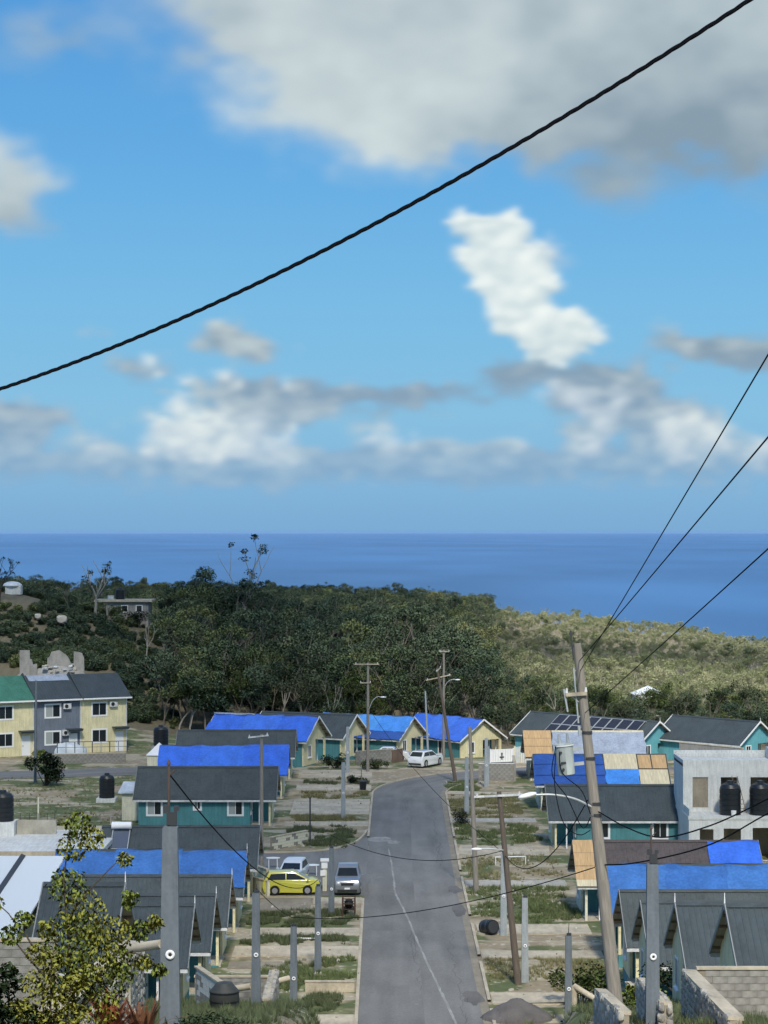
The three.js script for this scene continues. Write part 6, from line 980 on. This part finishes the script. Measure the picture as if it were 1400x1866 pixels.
{ // grass: rough tufts over verges and bank
  const r = rng(61), pos = []; for (let i = 0; i < 12; i++) { const a = r() * 6.283, d = 0.08 * r(), L = 0.10 + 0.14 * r(), x = Math.cos(a) * d, z = Math.sin(a) * d, lx = Math.cos(a) * L * 0.5, lz = Math.sin(a) * L * 0.5, w = 0.012, bxx = -Math.sin(a) * w, bz = Math.cos(a) * w; pos.push(x - bxx, 0, z - bz, x + bxx, 0, z + bz, x + lx, L, z + lz); }
  const g = new THREE.BufferGeometry(); g.setAttribute('position', new THREE.Float32BufferAttribute(pos, 3)); g.computeVertexNormals();
  const pts = []; const R = rng(62);
  const patch = (x0, x1, d0, d1, n, s, tint) => { for (let i = 0; i < n; i++) { const x = lerp(x0, x1, R() * 1.06 - 0.03), D = lerp(d0, d1, R() * 1.1 - 0.05); if (fbm(x / 1.6 + 9, D / 1.6 + 2, 3) < 0.42 + 0.14 * smoothstep(Math.abs((x - (x0 + x1) / 2) / (x1 - x0) * 2), 0.75, 1) + 0.14 * smoothstep(Math.abs((D - (d0 + d1) / 2) / (d1 - d0) * 2), 0.6, 1)) continue; pts.push([x, D, s * (0.6 + 0.8 * R()), tint]); } };
  const gr = [0.12, 0.155, 0.05], dk = [0.09, 0.115, 0.045], ol = [0.21, 0.20, 0.085];
  patch(-8.2, -1.7, 133.4, 138.8, 3600, 1, dk); patch(-8.2, -1.6, 127.4, 130.2, 1900, 1, dk); patch(-7, -1.6, 115.2, 123.6, 3800, 1, gr); patch(-7, -1.6, 109.2, 113.8, 1800, 1, dk); patch(-8, -1.6, 100.5, 106.5, 1800, 1, ol);
  patch(-7.6, -2.4, 167, 178.2, 4200, 1, dk); patch(-8, -1.6, 182, 185.5, 1200, 1, ol); patch(-7.5, -1.6, 197, 202.5, 1300, 1, ol); patch(-7.5, -1.6, 208, 213, 1500, 1, dk);
  patch(5.7, 12.2, 135, 147.5, 3200, 1.1, gr); patch(5.7, 12.2, 168, 180.5, 3600, 1, gr); patch(5.8, 12.2, 184, 199, 4200, 1, ol); patch(5.8, 9, 203, 210.5, 1800, 1, gr); patch(5.8, 12, 115, 123, 1400, 1, ol); patch(5.8, 12.4, 151, 162, 1300, 1, ol); patch(5.8, 12, 88, 108, 4000, 1.3, gr);
  patch(-40, -19, 168, 212, 3000, 1.0, ol); patch(-9, -3, 28, 60, 6500, 1.1, dk); patch(-12, -3, 60, 98, 5500, 1.1, dk); patch(6.8, 12, 56, 88, 3500, 1.1, dk);
  const im = new THREE.InstancedMesh(g, mat('grassBlade', [1, 1, 1], 0.8, { side: THREE.DoubleSide, transmission: 0.2 }), pts.length), m = new THREE.Matrix4(), q = new THREE.Quaternion(), c = new THREE.Color();
  pts.forEach(([x, D, s, t], i) => { q.setFromAxisAngle(V(0, 1, 0), R() * 6.283); m.compose(V(x, ground(x, D) - 0.01, -D), q, V(s, s * (0.7 + 0.7 * R()), s)); im.setMatrixAt(i, m); const k = 0.7 + 0.7 * R(); im.setColorAt(i, c.setRGB(t[0] * k, t[1] * k, t[2] * k)); });
  im.name = 'grass'; im.castShadow = im.receiveShadow = true; im.userData = { label: 'rough grass growing over the verges and the bank', category: 'grass', kind: 'stuff' }; scene.add(im);
}

// ---------------------------------------------------------------- clouds
mat('cloudWhite', [0.93, 0.94, 0.95], 1, { transmission: 0.35, specularIntensity: 0, side: THREE.DoubleSide });
function puff(cx, cy, cz, r, det, seed, amp = 0.34, oct = 4) {
  const g = new THREE.IcosahedronGeometry(1, det), p = g.attributes.position, n = g.attributes.normal, f = 1.6;
  for (let i = 0; i < p.count; i++) {
    const x = p.getX(i), y = p.getY(i), z = p.getZ(i); let d = 0, a = 1, s = f;
    for (let o = 0; o < oct; o++) { d += a * (1 - Math.abs(2 * noise3(x * s + seed, y * s + seed * 0.7, z * s + seed * 1.3) - 1)); a *= 0.52; s *= 2.1; }
    const k = r * (1 + amp * (d - 1.15)); p.setXYZ(i, cx + x * k, cy + y * k * 0.95, cz + z * k); n.setXYZ(i, x, y, z);
  }
  return g;
}
// broken cloud overhead between the sun and the village: its shade lies over street and near wood while the far eastern slope is in sun
{
  const r = rng(888), gs = [], hgt = 330, off = SUN.clone().multiplyScalar(hgt / SUN.y);
  const shade = (x, D, q) => gs.push(puff(x + off.x, hgt + (r() - 0.5) * 30, -D + off.z, q, 4, r() * 90, 0.4));
  for (let D = -20; D < 960; D += 21) { const half = Math.max(70, D * 0.26); for (let x = -half; x < half; x += 21) { const px = x + (r() - 0.5) * 12, pD = D + (r() - 0.5) * 12, u = px / Math.max(pD, 40); if (pD > 322 - 30 * smoothstep(u, 0.02, 0.1) && u > 0.035 + 0.02 * (noise2(pD / 60, 3) - 0.5) && !(pD > 520 && pD < 640 && u < 0.24)) continue; if (r() < (pD < 262 ? 0.5 : 0.32)) continue; shade(px, pD, 9 + 3.5 * r()); } }
  single('cloud', gs, M.cloudWhite, 'broken cloud high overhead that shades the village street', 'cloud', 'clouds');
}
scene.fog = new THREE.FogExp2(0x8fb9ee, 0.000004);
renderer.render(scene, camera);
